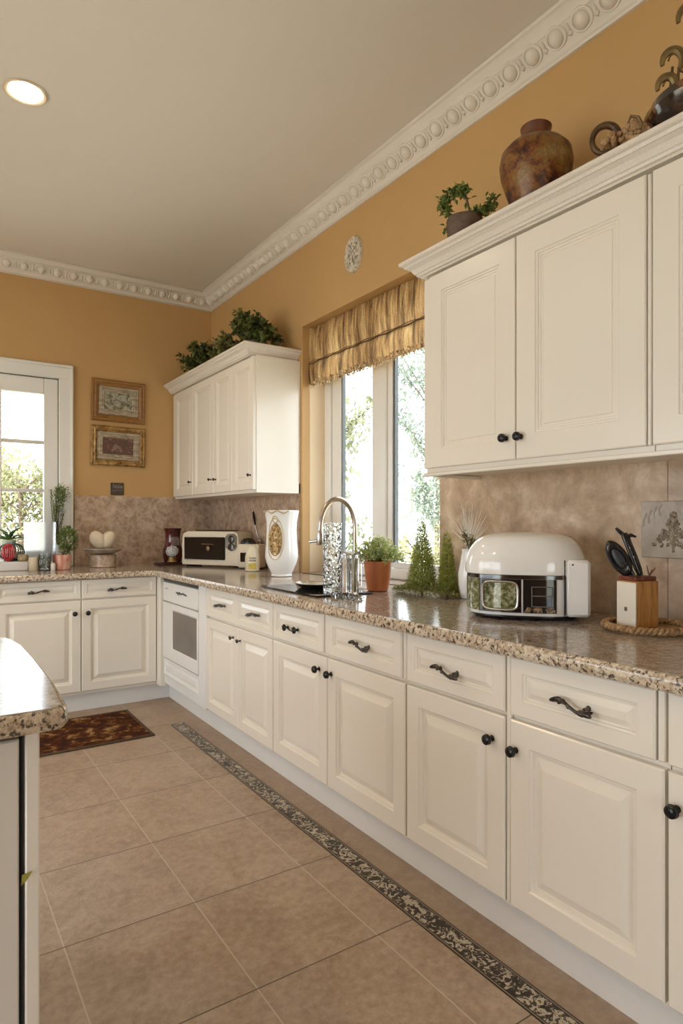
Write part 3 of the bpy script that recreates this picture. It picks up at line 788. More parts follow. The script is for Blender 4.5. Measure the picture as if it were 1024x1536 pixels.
MB().lathe([(.024, 0), (.034, .05), (.036, .11), (.031, .11), (.028, .1)], 18).build('pot', plain('pale_green_pot', (.50, .55, .42), .4), pt)
m = MB()
for k in range(26):
    a = 2 * PI * k / 26 * 2.6; e = .25 + .9 * (k % 5) / 5
    d = Vector((math.cos(a) * math.cos(e), math.sin(a) * math.cos(e) * .6, math.sin(e)))
    p = Vector((0, 0, .11)); q = p + d * .055; t = q + Vector((d.x, d.y, d.z - .5)).normalized() * .045
    m.tube([p, p + d * .03, q, (q + t) / 2, t], [.006, .010, .011, .008, .001], 6, (1, .4))
m.build('leaves', LEAFG, pt)
tag(MB().lathe([(.02, 0), (.030, .006), (.034, .024), (.031, .042), (.02, .047), (.006, .046)], 22, c=(0, 0, 0), sx=1.05).build('stone_pot', mottled('tan_pebble', [(.35, (.26, .19, .09)), (.65, (.50, .40, .24))], 25, .6), loc=(.598, 4.838, LZ)), 'small tan rounded pot at the right end of the white ledge box', 'pot')

# rectangular glass vase
gv = thing('glass_vase', 'tall rectangular clear glass vase in front of the back window frame', 'vase', (.718, 4.93, CT))
m = MB()
def rect(hw_, hd, z): return [(-hw_, -hd, z), (hw_, -hd, z), (hw_, hd, z), (-hw_, hd, z)]
GFROST = glassy('hazy_glass', (.97, .98, 1.), .22).m
m.loft([rect(.094, .045, .0), rect(.098, .048, .33), rect(.094, .044, .33), rect(.089, .040, .012)])
m.build('glass_body', GFROST, gv, ang=20)
MB().box(-.05, .085, -.030, .03, .0125, .03, .004).build('frosted_base', plain('frosted_white', (.7, .71, .72), .3), gv)
cj = tag(MB().lathe([(.03, 0), (.033, .004), (.033, .088), (.030, .092), (.027, .088), (.026, .02)], 28).build('candle_jar', plain('beige_wax', (.62, .53, .38), .35, coat=.3), loc=(.655, 4.76, CT)), 'plain beige candle jar right of the white ledge box', 'jar')
tb = thing('glass_tumbler', 'small clear tumbler with a leafy green pattern beside the beige jar', 'tumbler', (.718, 4.74, CT))
MB().lathe([(.032, 0), (.036, .004), (.042, .115), (.0395, .115), (.034, .012), (.02, .010)], 32).build('glass_body', PEARL, tb)
m = MB()
for k in range(260):
    a = R.uniform(0, 2 * PI); z = R.uniform(.012, .10); r_ = .0365 + .0055 * z / .115
    p = Vector((r_ * math.cos(a), r_ * math.sin(a), z)); m.leaf(p, Vector((-math.sin(a) * R.uniform(-1, 1), math.cos(a) * R.uniform(-1, 1), 1)), p, .013, .007, .05)
m.leaves('leaf_pattern', leaf_mat('olive_pattern', (.05, .07, .03), (.28, .30, .20), trans=0), tb)
sc = tag(MB().lathe([(.014, 0), (.016, .003), (.016, .042), (.013, .048), (.008, .05)], 20).build('votive_candle', plain('white_wax', (.78, .75, .70), .4), loc=(.768, 4.715, CT)), 'tiny white votive candle left of the pink planter', 'candle')

# pink planter with bushy plant
pp = thing('potted_plant', 'bushy green plant in a mottled pink planter by the splashback edge', 'plant', (.835, 4.765, CT))
m = MB().lathe([(.050, 0), (.055, .004), (.061, .098), (.060, .104), (.055, .104), (.052, .08)], 30)
m.build('planter', mottled('pink_marbled_glaze', [(.32, (.42, .10, .06)), (.5, (.62, .27, .19)), (.68, (.74, .52, .38))], 16, .35, stretch=(1, 1, .4)), pp)
MB().lathe([(.0515, .085), (.01, .094)], 24).build('soil', SOIL, pp)
m = MB()
for k in range(9):
    a = R.uniform(0, 2 * PI); m.tube([(.015 * math.cos(a), .015 * math.sin(a), .088), (.03 * math.cos(a) + .02, .03 * math.sin(a), .14), (.05 * math.cos(a) + .035, .04 * math.sin(a), .20)], [.0025, .002, .001], 5)
m.build('stems', STEM, pp)
def fluff(mb, c, rx, ry, rz, n, ln, w, up=.35, shell=.55, flat=1.):
    for k in range(n):
        v = rdir(); r_ = shell + (1 - shell) * R.random()
        p = Vector((c[0] + v.x * rx * r_, c[1] + v.y * ry * r_, c[2] + v.z * rz * r_))
        d = (v + Vector((R.uniform(-.7, .7), R.uniform(-.7, .7), R.uniform(-.4, .7) + up)))
        mb.leaf(p, d, Vector((R.uniform(-.5, .5), R.uniform(-.5, .5), 1)), ln * R.uniform(.6, 1.2), w * R.uniform(.7, 1.2))
m = MB(); fluff(m, (.035, 0, .21), .066, .055, .085, 620, .022, .012); fluff(m, (.02, 0, .14), .04, .04, .04, 120, .02, .011)
m.leaves('foliage', LEAFM, pp)

tw = thing('twig_plant', 'tall wispy green twig plant in a slim white vase before the window casing', 'plant', (.862, 5.045, CT))
MB().lathe([(.022, 0), (.027, .005), (.024, .06), (.016, .13), (.019, .165), (.016, .165), (.012, .12)], 24).build('vase', CERAM, tw)
m = MB(); lf_ = MB()
for k in range(22):
    a = R.uniform(0, 2 * PI); sp = R.uniform(.15, 1.); tp = Vector((.085 * sp * math.cos(a) - .02, .05 * sp * math.sin(a), R.uniform(.40, .60)))
    p0 = Vector((0, 0, .12)); mid = p0.lerp(tp, .55) + Vector((-.012, 0, 0)) + Vector((R.uniform(-.015, .015), R.uniform(-.01, .01), 0))
    pts = [p0, p0.lerp(mid, .5), mid, mid.lerp(tp, .5) + Vector((R.uniform(-.006, .006), 0, 0)), tp]
    m.tube(pts, [.0018, .0016, .0013, .001, .0006], 5)
    for j in range(46):
        t = .25 + .75 * (j / 45) ** .8; seg = min(3, int(t * 4)); q = pts[seg].lerp(pts[seg + 1], t * 4 - seg)
        lf_.leaf(q, rdir(.3), Vector((0, 0, 1)), R.uniform(.010, .019) * (.6 + .6 * t), R.uniform(.005, .009) * (.6 + .6 * t))
fluff(lf_, (.015, 0, .53), .06, .05, .085, 420, .018, .010, shell=.2)
m.build('twigs', STEM, tw); lf_.leaves('foliage', LEAFM, tw)

# shell on stand
st = thing('shell_stand', 'round grey stone pedestal dish against the back splashback', 'stand', (1.135, 4.87, CT))
STONE = mottled('weathered_grey_stone', [(.35, (.28, .22, .16)), (.65, (.46, .39, .31))], 22, .6, bump=.3)
MB().lathe([(.085, 0), (.092, .004), (.092, .085), (.086, .092), (.03, .094)], 36).build('drum_base', SPLASH_B, st)
MB().lathe([(.05, .0945), (.075, .100), (.120, .118), (.132, .132), (.128, .137), (.10, .130), (.03, .126)], 40).build('dish', STONE, st)
sh = thing('heart_shell', 'cream heart-shaped clam shell resting on the grey pedestal dish', 'shell', (1.135, 4.865, CT + .130))
for sx, sc_ in ((-1, 1.), (1, .96)):
    m = MB(); rings = []
    for i in range(15):
        t = i / 14; a = -PI / 2 + PI * t
        row = []
        for j in range(28):
            b = 2 * PI * j / 28; rib = 1 + .02 * math.sin(b * 9)
            r_ = max(math.cos(a), .02) * rib
            x = .052 * r_ * math.cos(b); y = .044 * r_ * math.sin(b); z = .072 * math.sin(a)
            row.append((x, y, z))
        rings.append(row)
    m.M = Matrix.Translation((sx * .034 - .004, 0, .070)) @ Matrix.Rotation(sx * .62, 4, 'Y') @ Matrix.Scale(sc_, 4)
    m.loft(rings); m.build('shell_half', plain('cream_shell', (.76, .66, .50), .4, var=.08, scale=20), sh)

# red lantern vase
lt = thing('lantern', 'dark red glass vase lantern with a pale lace ball on a dark tray', 'lantern', (1.645, 4.84, CT))
MB().box(-.125, .075, -.075, .075, .0005, .018, .004).build('tray', plain('dark_mahogany', (.045, .012, .010), .3), lt)
REDG = mottled('deep_red_glass', [(.35, (.025, .006, .006)), (.6, (.10, .012, .012)), (.8, (.2, .035, .03))], 18, .12, coat=.5)
MB().lathe([(.045, .0185), (.066, .022), (.070, .05), (.078, .075), (.076, .11), (.062, .15), (.055, .19), (.060, .255), (.070, .28), (.066, .282), (.055, .25), (.05, .2)], 36).build('vase_body', REDG, lt)
m = MB(); lc = Vector((-.022, -.055, .105))
m.ell(lc, (.044, .040, .044), 22, 14)
for k in range(160):
    v = rdir(); m.ell(lc + Vector((v.x * .044, v.y * .040, v.z * .044)), (.0045, .0045, .0045), 6, 4)
m.build('lace_ball', mottled('pale_lace', [(.4, (.30, .30, .29)), (.6, (.70, .69, .66))], 70, .7, bump=.6), lt)
MB().lathe([(.030, .019), (.040, .025), (.030, .045), (.033, .062)], 22, c=(-.022, -.055, 0)).build('brass_cup', plain('old_brass', (.28, .18, .07), .35, metal=.7), lt)
m = MB()
for k in range(7):
    a = -PI / 2 + (k - 3) * .16; m.tube([(.066 * math.cos(a), .066 * math.sin(a), .15), (.059 * math.cos(a + .1), .059 * math.sin(a + .1), .19), (.060 * math.cos(a - .1), .060 * math.sin(a - .1), .215)], .0016, 5)
m.build('pale_scratches', plain('pale_lines', (.40, .34, .30), .5), lt)

# countertop oven
ta = math.atan2(4.19 - 4.62, 1.905 - 1.64)
mo = thing('toaster_oven', 'cream countertop oven with a black window and two round dials', 'toaster oven', (1.64, 4.62, CT), ta)
TC = plain('cream_enamel', (.72, .64, .50), .3, var=.02)
W_ = .505
m = MB(); pr = []
for y in (0, .005, .185, .19):
    i = .004 if y in (0, .19) else 0
    r_ = [(0 + i, .014 + i), (W_ - i, .014 + i), (W_ - i, .20), (W_ - .012, .245 - i), (W_ - .05, .262 - i), (.05, .262 - i), (.012, .245 - i), (i, .20)]
    pr.append([(x, y, z) for x, z in r_])
m.loft(pr); m.build('body', TC, mo, ang=30)
MB().box(.028, .390, -.012, -.0005, .055, .220, .005).build('window', DARKGL, mo)
m = MB(); m.tube([(.20, -.014, .17), (.20, -.026, .17), (.30, -.026, .168), (.30, -.014, .168)], .004, 8); m.ell((.25, -.018, .138), (.018, .008, .02), 12, 8)
m.build('handle', plain('bronze_handle', (.20, .14, .08), .35, metal=.6), mo)
m = MB().box(.405, .488, -.006, -.0005, .13, .245, .02); m.build('control_plate', plain('grey_green_plate', (.34, .32, .26), .4), mo)
for z in (.205, .150):
    d = MB(); d.M = Matrix.Translation((.446, -.0062, z)) @ Matrix.Rotation(PI / 2, 4, 'X'); d.lathe([(.026, 0), (.028, .003), (.024, .010), (.012, .012)], 22); d.M = d.M @ Matrix.Translation((0, 0, .0145)); d.box(-.003, .003, -.024, .024, -.002, .003, .001)
    d.build('dial', PEWTER, mo)
for x in (.04, W_ - .04): MB().box(x - .02, x + .02, .02, .17, 0, .0135, .003).build('foot', BLACKPL, mo)
m = MB().box(.10, .40, .03, .15, .2625, .270, .002); m.build('top_vent', BLACKPL, mo)

# small cream appliance and jar
sb = thing('bread_toaster', 'small cream toaster with black panel between countertop oven and jar', 'toaster', (1.965, 4.10, CT), -1.0)
m = MB().box(-.085, .085, -.055, .055, .008, .175, .012, 3); m.build('body', TC, sb)
MB().box(-.06, .025, -.0575, -.0552, .05, .115, .003).build('front_panel', DARKGL, sb)
m = MB().ell((-.03, 0, .178), (.06, .045, .040), 18, 10); m.build('lid', BLACKPL, sb)
MB().box(-.07, .07, -.045, .045, .0, .0078).build('base', BLACKPL, sb)
jr = thing('ceramic_jar', 'cream rounded jar with a yellow label beside the white urn', 'jar', (1.872, 3.90, CT))
MB().lathe([(.040, 0), (.048, .004), (.050, .06), (.048, .10), (.036, .14), (.026, .160), (.028, .172), (.024, .176), (.01, .176)], 30).build('body', plain('cream_glaze', (.74, .66, .48), .25, coat=.3), jr)
m = MB(); jv = (Vector((-1.872, -3.90, 0))).normalized(); ja = math.atan2(jv.y, jv.x)
def jp(a, z, r_): return (r_ * math.cos(ja + a), r_ * math.sin(ja + a), z)
m.loft([[jp(a, z, .0503) for a in frange(-.55, .55, 12)] + [jp(a, z, .0508) for a in frange(.55, -.55, 12)] for z in (.015, .055)])
m.build('label', plain('yellow_label', (.62, .46, .08), .5, var=.15, scale=60), jr)
m = MB()
for row, z in enumerate((.085, .068)):
    for k in range(5):
        a = -.45 + .2 * k; m.tube([jp(a, z, .0508), jp(a + .05, z + .012, .0508), jp(a + .1, z, .0508), jp(a + .13, z + .009, .0508)], .0011, 5)
m.build('lettering', plain('brown_ink', (.20, .12, .05), .6), jr)

# hanging utensil
ut = thing('hanging_ladle', 'slim steel ladle with black handle hanging on the corner splashback', 'utensil', (XW - .013, 4.20, CT + .25))
m = MB().tube([(-.008, .075, .155), (-.012, .058, .115), (-.012, .035, .06)], [.006, .010, .006], 8); m.build('handle', BLACKPL, ut)
m = MB().tube([(-.012, .035, .06), (-.014, .0, .0), (-.016, -.03, -.045)], .003, 8); m.ell((-.018, -.045, -.065), (.012, .028, .026), 14, 8); m.build('bowl', STEEL, ut)
m = MB().tube([(-.0005, .078, .16), (-.012, .078, .16), (-.012, .078, .172)], .0025, 6); m.build('hook', STEEL, ut)

# white urn
ur = thing('ceramic_urn', 'tall white ceramic urn with a gold textured oval medallion', 'urn', (1.845, 3.435, CT))
UP = [(.058, 0), (.065, .004), (.062, .016), (.074, .04), (.094, .085), (.101, .12), (.099, .16), (.094, .22), (.092, .28), (.094, .33), (.102, .375), (.107, .396), (.104, .400), (.098, .385), (.088, .33), (.085, .25)]
MB().lathe(UP, 48).build('body', CERAM, ur)
ud = Vector((-1.845, -3.435, 0)).normalized(); ua = math.atan2(ud.y, ud.x) - .42
def urp(a, z, off):
    for (r0, z0), (r1, z1) in zip(UP, UP[1:]):
        if z0 <= z <= z1 and z1 > z0: r_ = r0 + (r1 - r0) * (z - z0) / (z1 - z0); break
    return Vector(((r_ + off) * math.cos(ua + a), (r_ + off) * math.sin(ua + a), z))
GOLD = mottled('antique_gold_relief', [(.35, (.10, .05, .015)), (.5, (.36, .22, .08)), (.68, (.62, .46, .22))], 70, .38, metal=.45, bump=.5)
m = MB(); rows = []
for q, off in ((1., .0005), (.97, .004), (.85, .006), (.6, .007), (.3, .0075), (.02, .008)):
    rows.append([urp(.46 * q * math.cos(b), .225 + .098 * q * math.sin(b), off) for b in frange(0, 2 * PI * 35 / 36, 36)])
m.loft(rows)
for k in range(170):
    b = R.uniform(0, 2 * PI); q = math.sqrt(R.random()) * .88; m.ell(urp(.46 * q * math.cos(b), .225 + .098 * q * math.sin(b), .007), (.005, .005, .006), 6, 4)
m.build('gold_medallion', GOLD, ur)
m = MB(); m.tube([urp(.56 * math.cos(b), .228 + .122 * math.sin(b), .002) for b in frange(0, 2 * PI, 48)], .0028, 6)
m.tube([urp(.16 * math.cos(b), .345 + .02 * math.sin(b), .002) for b in frange(0, 2 * PI, 20)], .003, 6)
m.tube([urp(x, .39 + .008 * math.sin(x * 9), .003) for x in frange(-1.2, .8, 24)], .0035, 6)
m.build('gilt_outline', plain('pale_gilt', (.55, .42, .22), .35, metal=.4), ur)

# ------------------------------------------------------------------ sink group
sk_ = thing('inset_sink', 'black glass inset sink slab with a steel dish set in the worktop', 'sink', (1.60, 2.64, CT))
MB().box(-.155, .15, -.27, .27, .0003, .008, .003).build('slab', DARKGL, sk_)
m = MB().lathe([(.05, .0085), (.066, .012), (.082, .026), (.087, .031), (.082, .032), (.06, .017), (.02, .014)], 40, c=(.02, .045, 0), sy=1.25); m.build('steel_dish', STEEL, sk_)
tp = thing('kitchen_tap', 'high-arched brushed nickel tap with lever at the sink', 'tap', (1.93, 2.775, CT))
MB().lathe([(.030, 0), (.030, .006), (.023, .012), (.020, .05), (.020, .07), (.016, .075)], 24).build('base', NICKEL, tp)
ax_ = Vector((-.205, .02, 0)); hh = .295; pts = [Vector((0, 0, .07)), Vector((0, 0, .18)), Vector((0, 0, hh))]
for k in range(1, 21):
    a = PI * k / 20; pts.append(Vector((0, 0, hh)) + ax_ * (.5 - .5 * math.cos(a)) + Vector((0, 0, .155 * math.sin(a))))
pts.append(ax_ + Vector((0, 0, hh - .01)))
MB().tube(pts, .0135, 14).build('spout', NICKEL, tp)
m = MB(); m.M = Matrix.Translation(ax_ + Vector((0, 0, hh - .085))); m.lathe([(.016, 0), (.019, .004), (.020, .05), (.016, .07), (.0145, .078)], 20); m.build('spray_head', STEEL, tp)
m = MB(); q = ax_ + Vector((0, 0, hh - .06)); m.tube([q, q + Vector((-.018, .03, -.004)), q + Vector((-.03, .055, -.008))], [.010, .008, .009], 10); m.build('lever', STEEL, tp)

TG = glassy('rippled_glass', (.97, .98, .96)); TG.bump(TG.voro(75), .5, .012); RIP = TG.m
tv = thing('crystal_vase', 'tall rippled crystal vase of clear glass beside the tap', 'vase', (1.565, 2.43, CT + .0085))
MB().lathe([(.038, 0), (.043, .004), (.0425, .30), (.044, .318), (.040, .318), (.0385, .29), (.038, .03), (.02, .024)], 40).build('glass_body', RIP, tv)
m = MB()
for k in range(200):
    a, z = R.uniform(0, 2 * PI), R.uniform(.03, .31); p = Vector((.0375 * math.cos(a), .0375 * math.sin(a), z)); m.leaf(p, rdir(.3), p, .016, .008, .1)
m.leaves('etched_leaves', leaf_mat('silvery_green', (.10, .12, .08), (.45, .48, .38), trans=.2), tv)
rb_ = thing('ribbed_tumbler', 'shorter ribbed glass tumbler in front of the tall crystal vase', 'tumbler', (1.603, 2.345, CT))
m = MB(); rings = []
for r_, z, q in ((.034, 0, 1), (.036, .004, 1), (.037, .17, 1), (.042, .185, 0), (.043, .20, 0), (.0395, .20, 0), (.034, .17, 0), (.031, .02, 0)):
    rings.append([((r_ + q * .0025 * math.cos(j * PI)) * math.cos(2 * PI * j / 48), (r_ + q * .0025 * math.cos(j * PI)) * math.sin(2 * PI * j / 48), z) for j in range(48)])
m.loft(rings); m.build('glass_body', PEARL, rb_, ang=25)
m = MB()
for k in range(7):
    a = 2 * PI * k / 7; m.tube([(.020 * math.cos(a), .020 * math.sin(a), .022), (.022 * math.cos(a), .022 * math.sin(a), .10), (.026 * math.cos(a), .026 * math.sin(a), .185)], .0022, 6)
m.build('glass_rods', plain('smoky_rod', (.22, .23, .18), .15, metal=.4), rb_)
cd = thing('crystal_cluster', 'sparkling cluster of clear crystal chips round the foot of the glass tumbler', 'crystals', (1.545, 2.325, CT))
cd['kind'] = 'stuff'
CHIP = glassy('crystal_chip', (.95, .97, .95), .02, 1.5).m
m = MB()
for k in range(120):
    t = R.random(); y = R.uniform(-.14, .07); x = R.uniform(-.03, .04); r_ = R.uniform(.006, .013)
    c = Vector((x, y, r_ * .75)); rot = Euler((R.random() * 3, R.random() * 3, R.random() * 3)).to_matrix()
    vs = [c + rot @ (Vector(v) * r_) for v in ((1, 0, 0), (-1, 0, 0), (0, .8, 0), (0, -.8, 0), (0, 0, .75), (0, 0, -.75))]
    m.add(vs, [(0, 2, 4), (2, 1, 4), (1, 3, 4), (3, 0, 4), (2, 0, 5), (1, 2, 5), (3, 1, 5), (0, 3, 5)])
bpy.data.objects.remove(cd)
cd = m.build('crystal_chips', CHIP, smooth=False, loc=(1.545, 2.325, CT + .0005)); tag(cd, 'sparkling scatter of clear crystal chips round the foot of the glass tumbler', 'crystals'); cd['kind'] = 'stuff'
rk = thing('wire_rack', 'small bright wire rack between the glass tumbler and terracotta pot', 'rack', (1.838, 2.60, CT))
m = MB()
for y in (-.045, -.015, .015, .045): m.tube([(-.02, y, .003), (-.02, y, .13)], .0028, 6)
m.tube([(-.02, -.06, .0035), (-.02, .06, .0035)], .003, 6); m.tube([(-.02, -.06, .128), (-.02, .06, .128)], .003, 6); m.tube([(.03, -.06, .0035), (-.02, -.06, .0035)], .003, 6); m.tube([(.03, .06, .0035), (-.02, .06, .0035)], .003, 6)
m.build('wire_frame', STEEL, rk)

# terracotta pot plant
tc = thing('potted_herb', 'bushy light-green herb in an orange terracotta pot before the side window', 'plant', (1.84, 2.455, CT))
MB().lathe([(.044, 0), (.050, .004), (.060, .06), (.066, .125), (.068, .142), (.064, .144), (.060, .12), (.05, .1)], 40).build('pot', plain('terracotta', (.70, .235, .095), .4, var=.08, scale=12, coat=.15), tc)
MB().lathe([(.0615, .118), (.01, .13)], 28).build('soil', SOIL, tc)
HERB = leaf_mat('light_herb_leaf', (.32, .40, .11), (.80, .82, .44), scale=45, trans=.4)
m = MB(); lf_ = MB()
for k in range(60):
    v = rdir(.35); v.z = abs(v.z) + .1; e = Vector((v.x * .125, v.y * .115, .135 + v.z * .10)); p0 = Vector((v.x * .02, v.y * .02, .122)); mid = p0.lerp(e, .55) + Vector((0, 0, .02))
    m.tube([p0, mid, e], [.0014, .0011, .0007], 5)
    for j in range(34):
        t = R.uniform(.35, 1.08); q = p0.lerp(mid, t * 2) if t < .5 else mid.lerp(e, t * 2 - 1)
        q = q + rdir() * R.uniform(0, .022); lf_.leaf(q, rdir(.2), Vector((0, 0, 1)), R.uniform(.011, .019), R.uniform(.009, .014))
m.build('stems', plain('green_stem', (.12, .2, .05), .6), tc); lf_.leaves('foliage', HERB, tc)

# cone topiaries on moss
def cone_tree(name, label, loc, h, r0, n, zb):
    t = thing(name, label, 'plant', loc)
    MB().tube([(0, 0, 0), (0, 0, zb + .02), (0, 0, h * .7)], [.006, .005, .002], 8).build('trunk', STEM, t)
    m = MB()
    for k in range(n):
        u = 1 - math.sqrt(R.random()); z = zb + (h - zb) * u; rr = r0 * (1 - u) ** .8 * R.uniform(.45, 1.0) + .002
        a = R.uniform(0, 2 * PI); o_ = Vector((math.cos(a), math.sin(a), 0))
        m.leaf(o_ * rr + Vector((0, 0, z)), o_ + Vector((R.uniform(-.5, .5), R.uniform(-.5, .5), R.uniform(.2, 1.1))), Vector((0, 0, 1)), R.uniform(.009, .017), R.uniform(.0035, .006))
    m.leaves('foliage', CONE, t)
CONE = leaf_mat('conifer_needles', (.22, .28, .04), (.68, .68, .22), scale=60, trans=.35)
cone_tree('topiary_cone', 'taller of two cone-shaped topiaries standing on moss by the window', (1.93, 2.235, CT), .340, .072, 6500, .02)
cone_tree('topiary_cone', 'slimmer darker cone topiary on moss nearer the white air fryer', (1.945, 2.085, CT), .295, .044, 3600, .02)
ms = MB()
for k in range(3600):
    y = R.uniform(1.985, 2.40); e = 1 - ((y - 2.19) / .21) ** 2
    x = 1.92 + R.gauss(0, .045) * max(e, .05) ** .5; hh_ = .045 * max(e, 0) * math.exp(-((x - 1.92) / .08) ** 2)
    if x > 2.04 or x < 1.80 or (y < 2.045 and x > 1.925): continue
    z = R.uniform(.1, 1) * hh_ + .003
    ms.leaf(Vector((x - 1.92, y - 2.19, z)), rdir(.5), Vector((0, 0, 1)), R.uniform(.009, .017), R.uniform(.005, .009))
mo_ = ms.leaves('moss_bed', leaf_mat('moss', (.14, .16, .04), (.50, .48, .2), scale=70), None); mo_.location = (1.92, 2.19, CT + .007)
tag(mo_, 'low green moss bed under the two cone topiaries', 'moss'); mo_['kind'] = 'stuff'
# white vase with dry fronds
fv = thing('frond_vase', 'white vase of pale dry fronds and twigs behind the air fryer', 'vase', (1.985, 1.985, CT))
MB().lathe([(.034, 0), (.040, .004), (.050, .06), (.052, .11), (.040, .17), (.034, .20), (.038, .215), (.034, .215), (.028, .19)], 32).build('vase', CERAM, fv)
m = MB()
for k in range(34):
    a = R.uniform(-1.1, 1.1); b = R.uniform(-.3, .3); ln = R.uniform(.14, .225); d = Vector((-.25 * math.sin(b) - .06, math.sin(a) * .62, math.cos(a)))
    p = Vector((0, 0, .205)); m.tube([p, p + d * ln * .5, p + d * ln + Vector((0, math.sin(a) * .02, -.01))], [.0018, .0022, .0006], 5)
m.build('dry_fronds', plain('pale_straw', (.84, .80, .72), .7), fv)
m = MB(); lf_ = MB()
for k in range(9):
    a = -R.uniform(.1, 1.2); ln = R.uniform(.09, .15); d = Vector((-.5, math.sin(a) * .9, math.cos(a) * .7)).normalized(); p = Vector((0, 0, .195)); m.tube([p, p + d * ln * .6 + Vector((0, 0, .015)), p + d * ln], [.002, .0015, .0007], 5)
    for j in range(22): lf_.leaf(p + d * ln * R.uniform(.4, 1.) + rdir() * .012, d + rdir() * .7, Vector((0, 0, 1)), R.uniform(.012, .024), R.uniform(.004, .007))
m.build('twigs', STEM, fv); lf_.leaves('leaves', leaf_mat('olive_leaf', (.10, .10, .03), (.36, .34, .12)), fv)

# ------------------------------------------------------------------ air fryer
af = thing('air_fryer', 'large white domed air fryer with glass front on the worktop', 'air fryer', (1.785, 1.518, CT), -math.radians(49))
SX, SY, NN = .203, .150, 2.7
def sup(x, s_=1.):
    x = max(-1., min(1., x / (SX * s_))); return -SY * s_ * (1 - abs(x) ** NN) ** (1 / NN)
def ringz(z, s_, n=72, dx=0.):
    o_ = []
    for j in range(n):
        a = 2 * PI * j / n; ca, sa = math.cos(a), math.sin(a)
        o_.append((dx + SX * s_ * math.copysign(abs(ca) ** (2 / NN), ca), SY * s_ * math.copysign(abs(sa) ** (2 / NN), sa), z))
    return o_
MB().loft([ringz(.0, .80), ringz(.002, .84), ringz(.012, .90), ringz(.016, .90)]).build('base', BLACKPL, af)
MB().loft([ringz(.0165, .90), ringz(.018, .94), ringz(.06, .955), ringz(.152, .955)]).build('body', GLOSSW, af)
MB().loft([ringz(.1525, .97), ringz(.154, 1.0), ringz(.165, 1.01), ringz(.19, 1.005), ringz(.215, .975), ringz(.24, .92), ringz(.260, .85), ringz(.275, .76), ringz(.285, .64), ringz(.291, .45), ringz(.294, .2), ringz(.2945, .01)]).build('lid', GLOSSW, af, ang=60)
def patch(m_, x0, x1, z0, z1, s0, s1, n=18):
    xs = frange(x0, x1, n); bz = .006
    outer = [[(x, sup(x, s1), z) for x in xs] for z in (z0, z1)]
    inner = [[(x, sup(x, s0), z) for x in xs] for z in (z0, z1)]
    m_.loft([outer[0] + list(reversed(inner[0])), outer[1] + list(reversed(inner[1]))]); return m_
patch(MB(), -.194, .118, .140, .152, .956, 1.0).build('chrome_band', plain('smoked_chrome', (.10, .10, .10), .12, metal=.9), af)
HC = Nodes('greens_behind_glass'); HC.set(.04, 0, .6, .5)  # green and beige mottle painted in as plants reflected in the glass
HC.color(HC.ramp(HC.noise(70, 5, .7, dist=.2), [(.36, (.03, .035, .018)), (.5, (.16, .17, .07)), (.6, (.40, .38, .26)), (.72, (.62, .58, .48))]))
patch(MB(), -.1975, -.150, .030, .139, .956, .985).build('side_glass', HC.m, af)
patch(MB(), -.1495, -.012, .028, .139, .956, .975).build('drawer_window', DARKGL, af)
m = MB()                                                                    # rounded steel frame round the drawer window
loop = []
for k in range(56):
    a = 2 * PI * k / 56; ca, sa = math.cos(a), math.sin(a)
    x = -.081 + .058 * math.copysign(abs(ca) ** .42, ca); z = .084 + .047 * math.copysign(abs(sa) ** .42, sa); loop.append(Vector((x, sup(x, .985) - .004, z)))
loop.append(loop[0]); m.tube(loop, .0045, 8, cap=False); m.build('drawer_frame', STEEL, af)
m = MB(); patch(m, -.134, -.028, .042, .127, .976, .982); m.build('drawer_contents', HC.m, af)
patch(MB(), -.006, .100, .028, .139, .956, .972).build('dark_compartment', DARKGL, af)
m = MB(); xs = (.022, .088)
m.tube([(.022, sup(.022, .985), .05), (.022, sup(.022, .985), .115), (.088, sup(.088, .985), .115), (.088, sup(.088, .985), .05), (.022, sup(.022, .985), .05)], .0022, 6)
m.tube([(.022, sup(.022, .985), .085), (.088, sup(.088, .985), .085)], .0018, 6)
m.build('shelf_outline', plain('grey_wire', (.22, .21, .20), .3, metal=.5), af)
m = MB()
for k in range(60): x = R.uniform(.0, .095); m.ell((x, sup(x, .974), R.uniform(.031, .045)), (.004, .003, .004), 6, 4)
m.build('crumbs', mottled('brown_crumbs', [(.4, (.12, .07, .03)), (.6, (.4, .28, .15))], 60, .7), af)
m = MB().box(.128, .206, -.138, .08, .018, .205, .010, 1); m.build('side_panel', GLOSSW, af)
m = MB().box(.1240, .1272, -.1372, -.02, .020, .204, .0005); m.build('panel_joint', BLACKPL, af)
m = MB()
m.ell((.150, -.1385, .190), (.003, .001, .003), 8, 5); m.build('indicator_dot', BLACKPL, af)

# ------------------------------------------------------------------ knife block on trivet
tr_ = thing('woven_trivet', 'round woven rope trivet under the knife block', 'trivet', (1.853, 1.105, CT))
ROPE = mottled('seagrass_rope', [(.3, (.16, .085, .03)), (.55, (.42, .26, .12)), (.75, (.58, .40, .21))], 70, .8, bump=.7, bscale=120)
m = MB().lathe([(.118, .0005), (.120, .004), (.118, .008), (.02, .0085)], 40); m.build('base_mat', ROPE, tr_)
m = MB()
for s_ in (0, 1):
    m.tube([((.118 + .0065 * math.cos(t * 26 + s_ * PI)) * math.cos(t), (.118 + .0065 * math.cos(t * 26 + s_ * PI)) * math.sin(t), .0135 + .0055 * math.sin(t * 26 + s_ * PI)) for t in frange(0, 2 * PI, 320)], .0068, 7)
m.build('braided_rim', ROPE, tr_)
kb = thing('knife_block', 'knife block with one white face and one honey wood face on the trivet', 'knife block', (1.843, 1.130, CT + .0087), -.245); kb.scale = (.87, .87, 1)
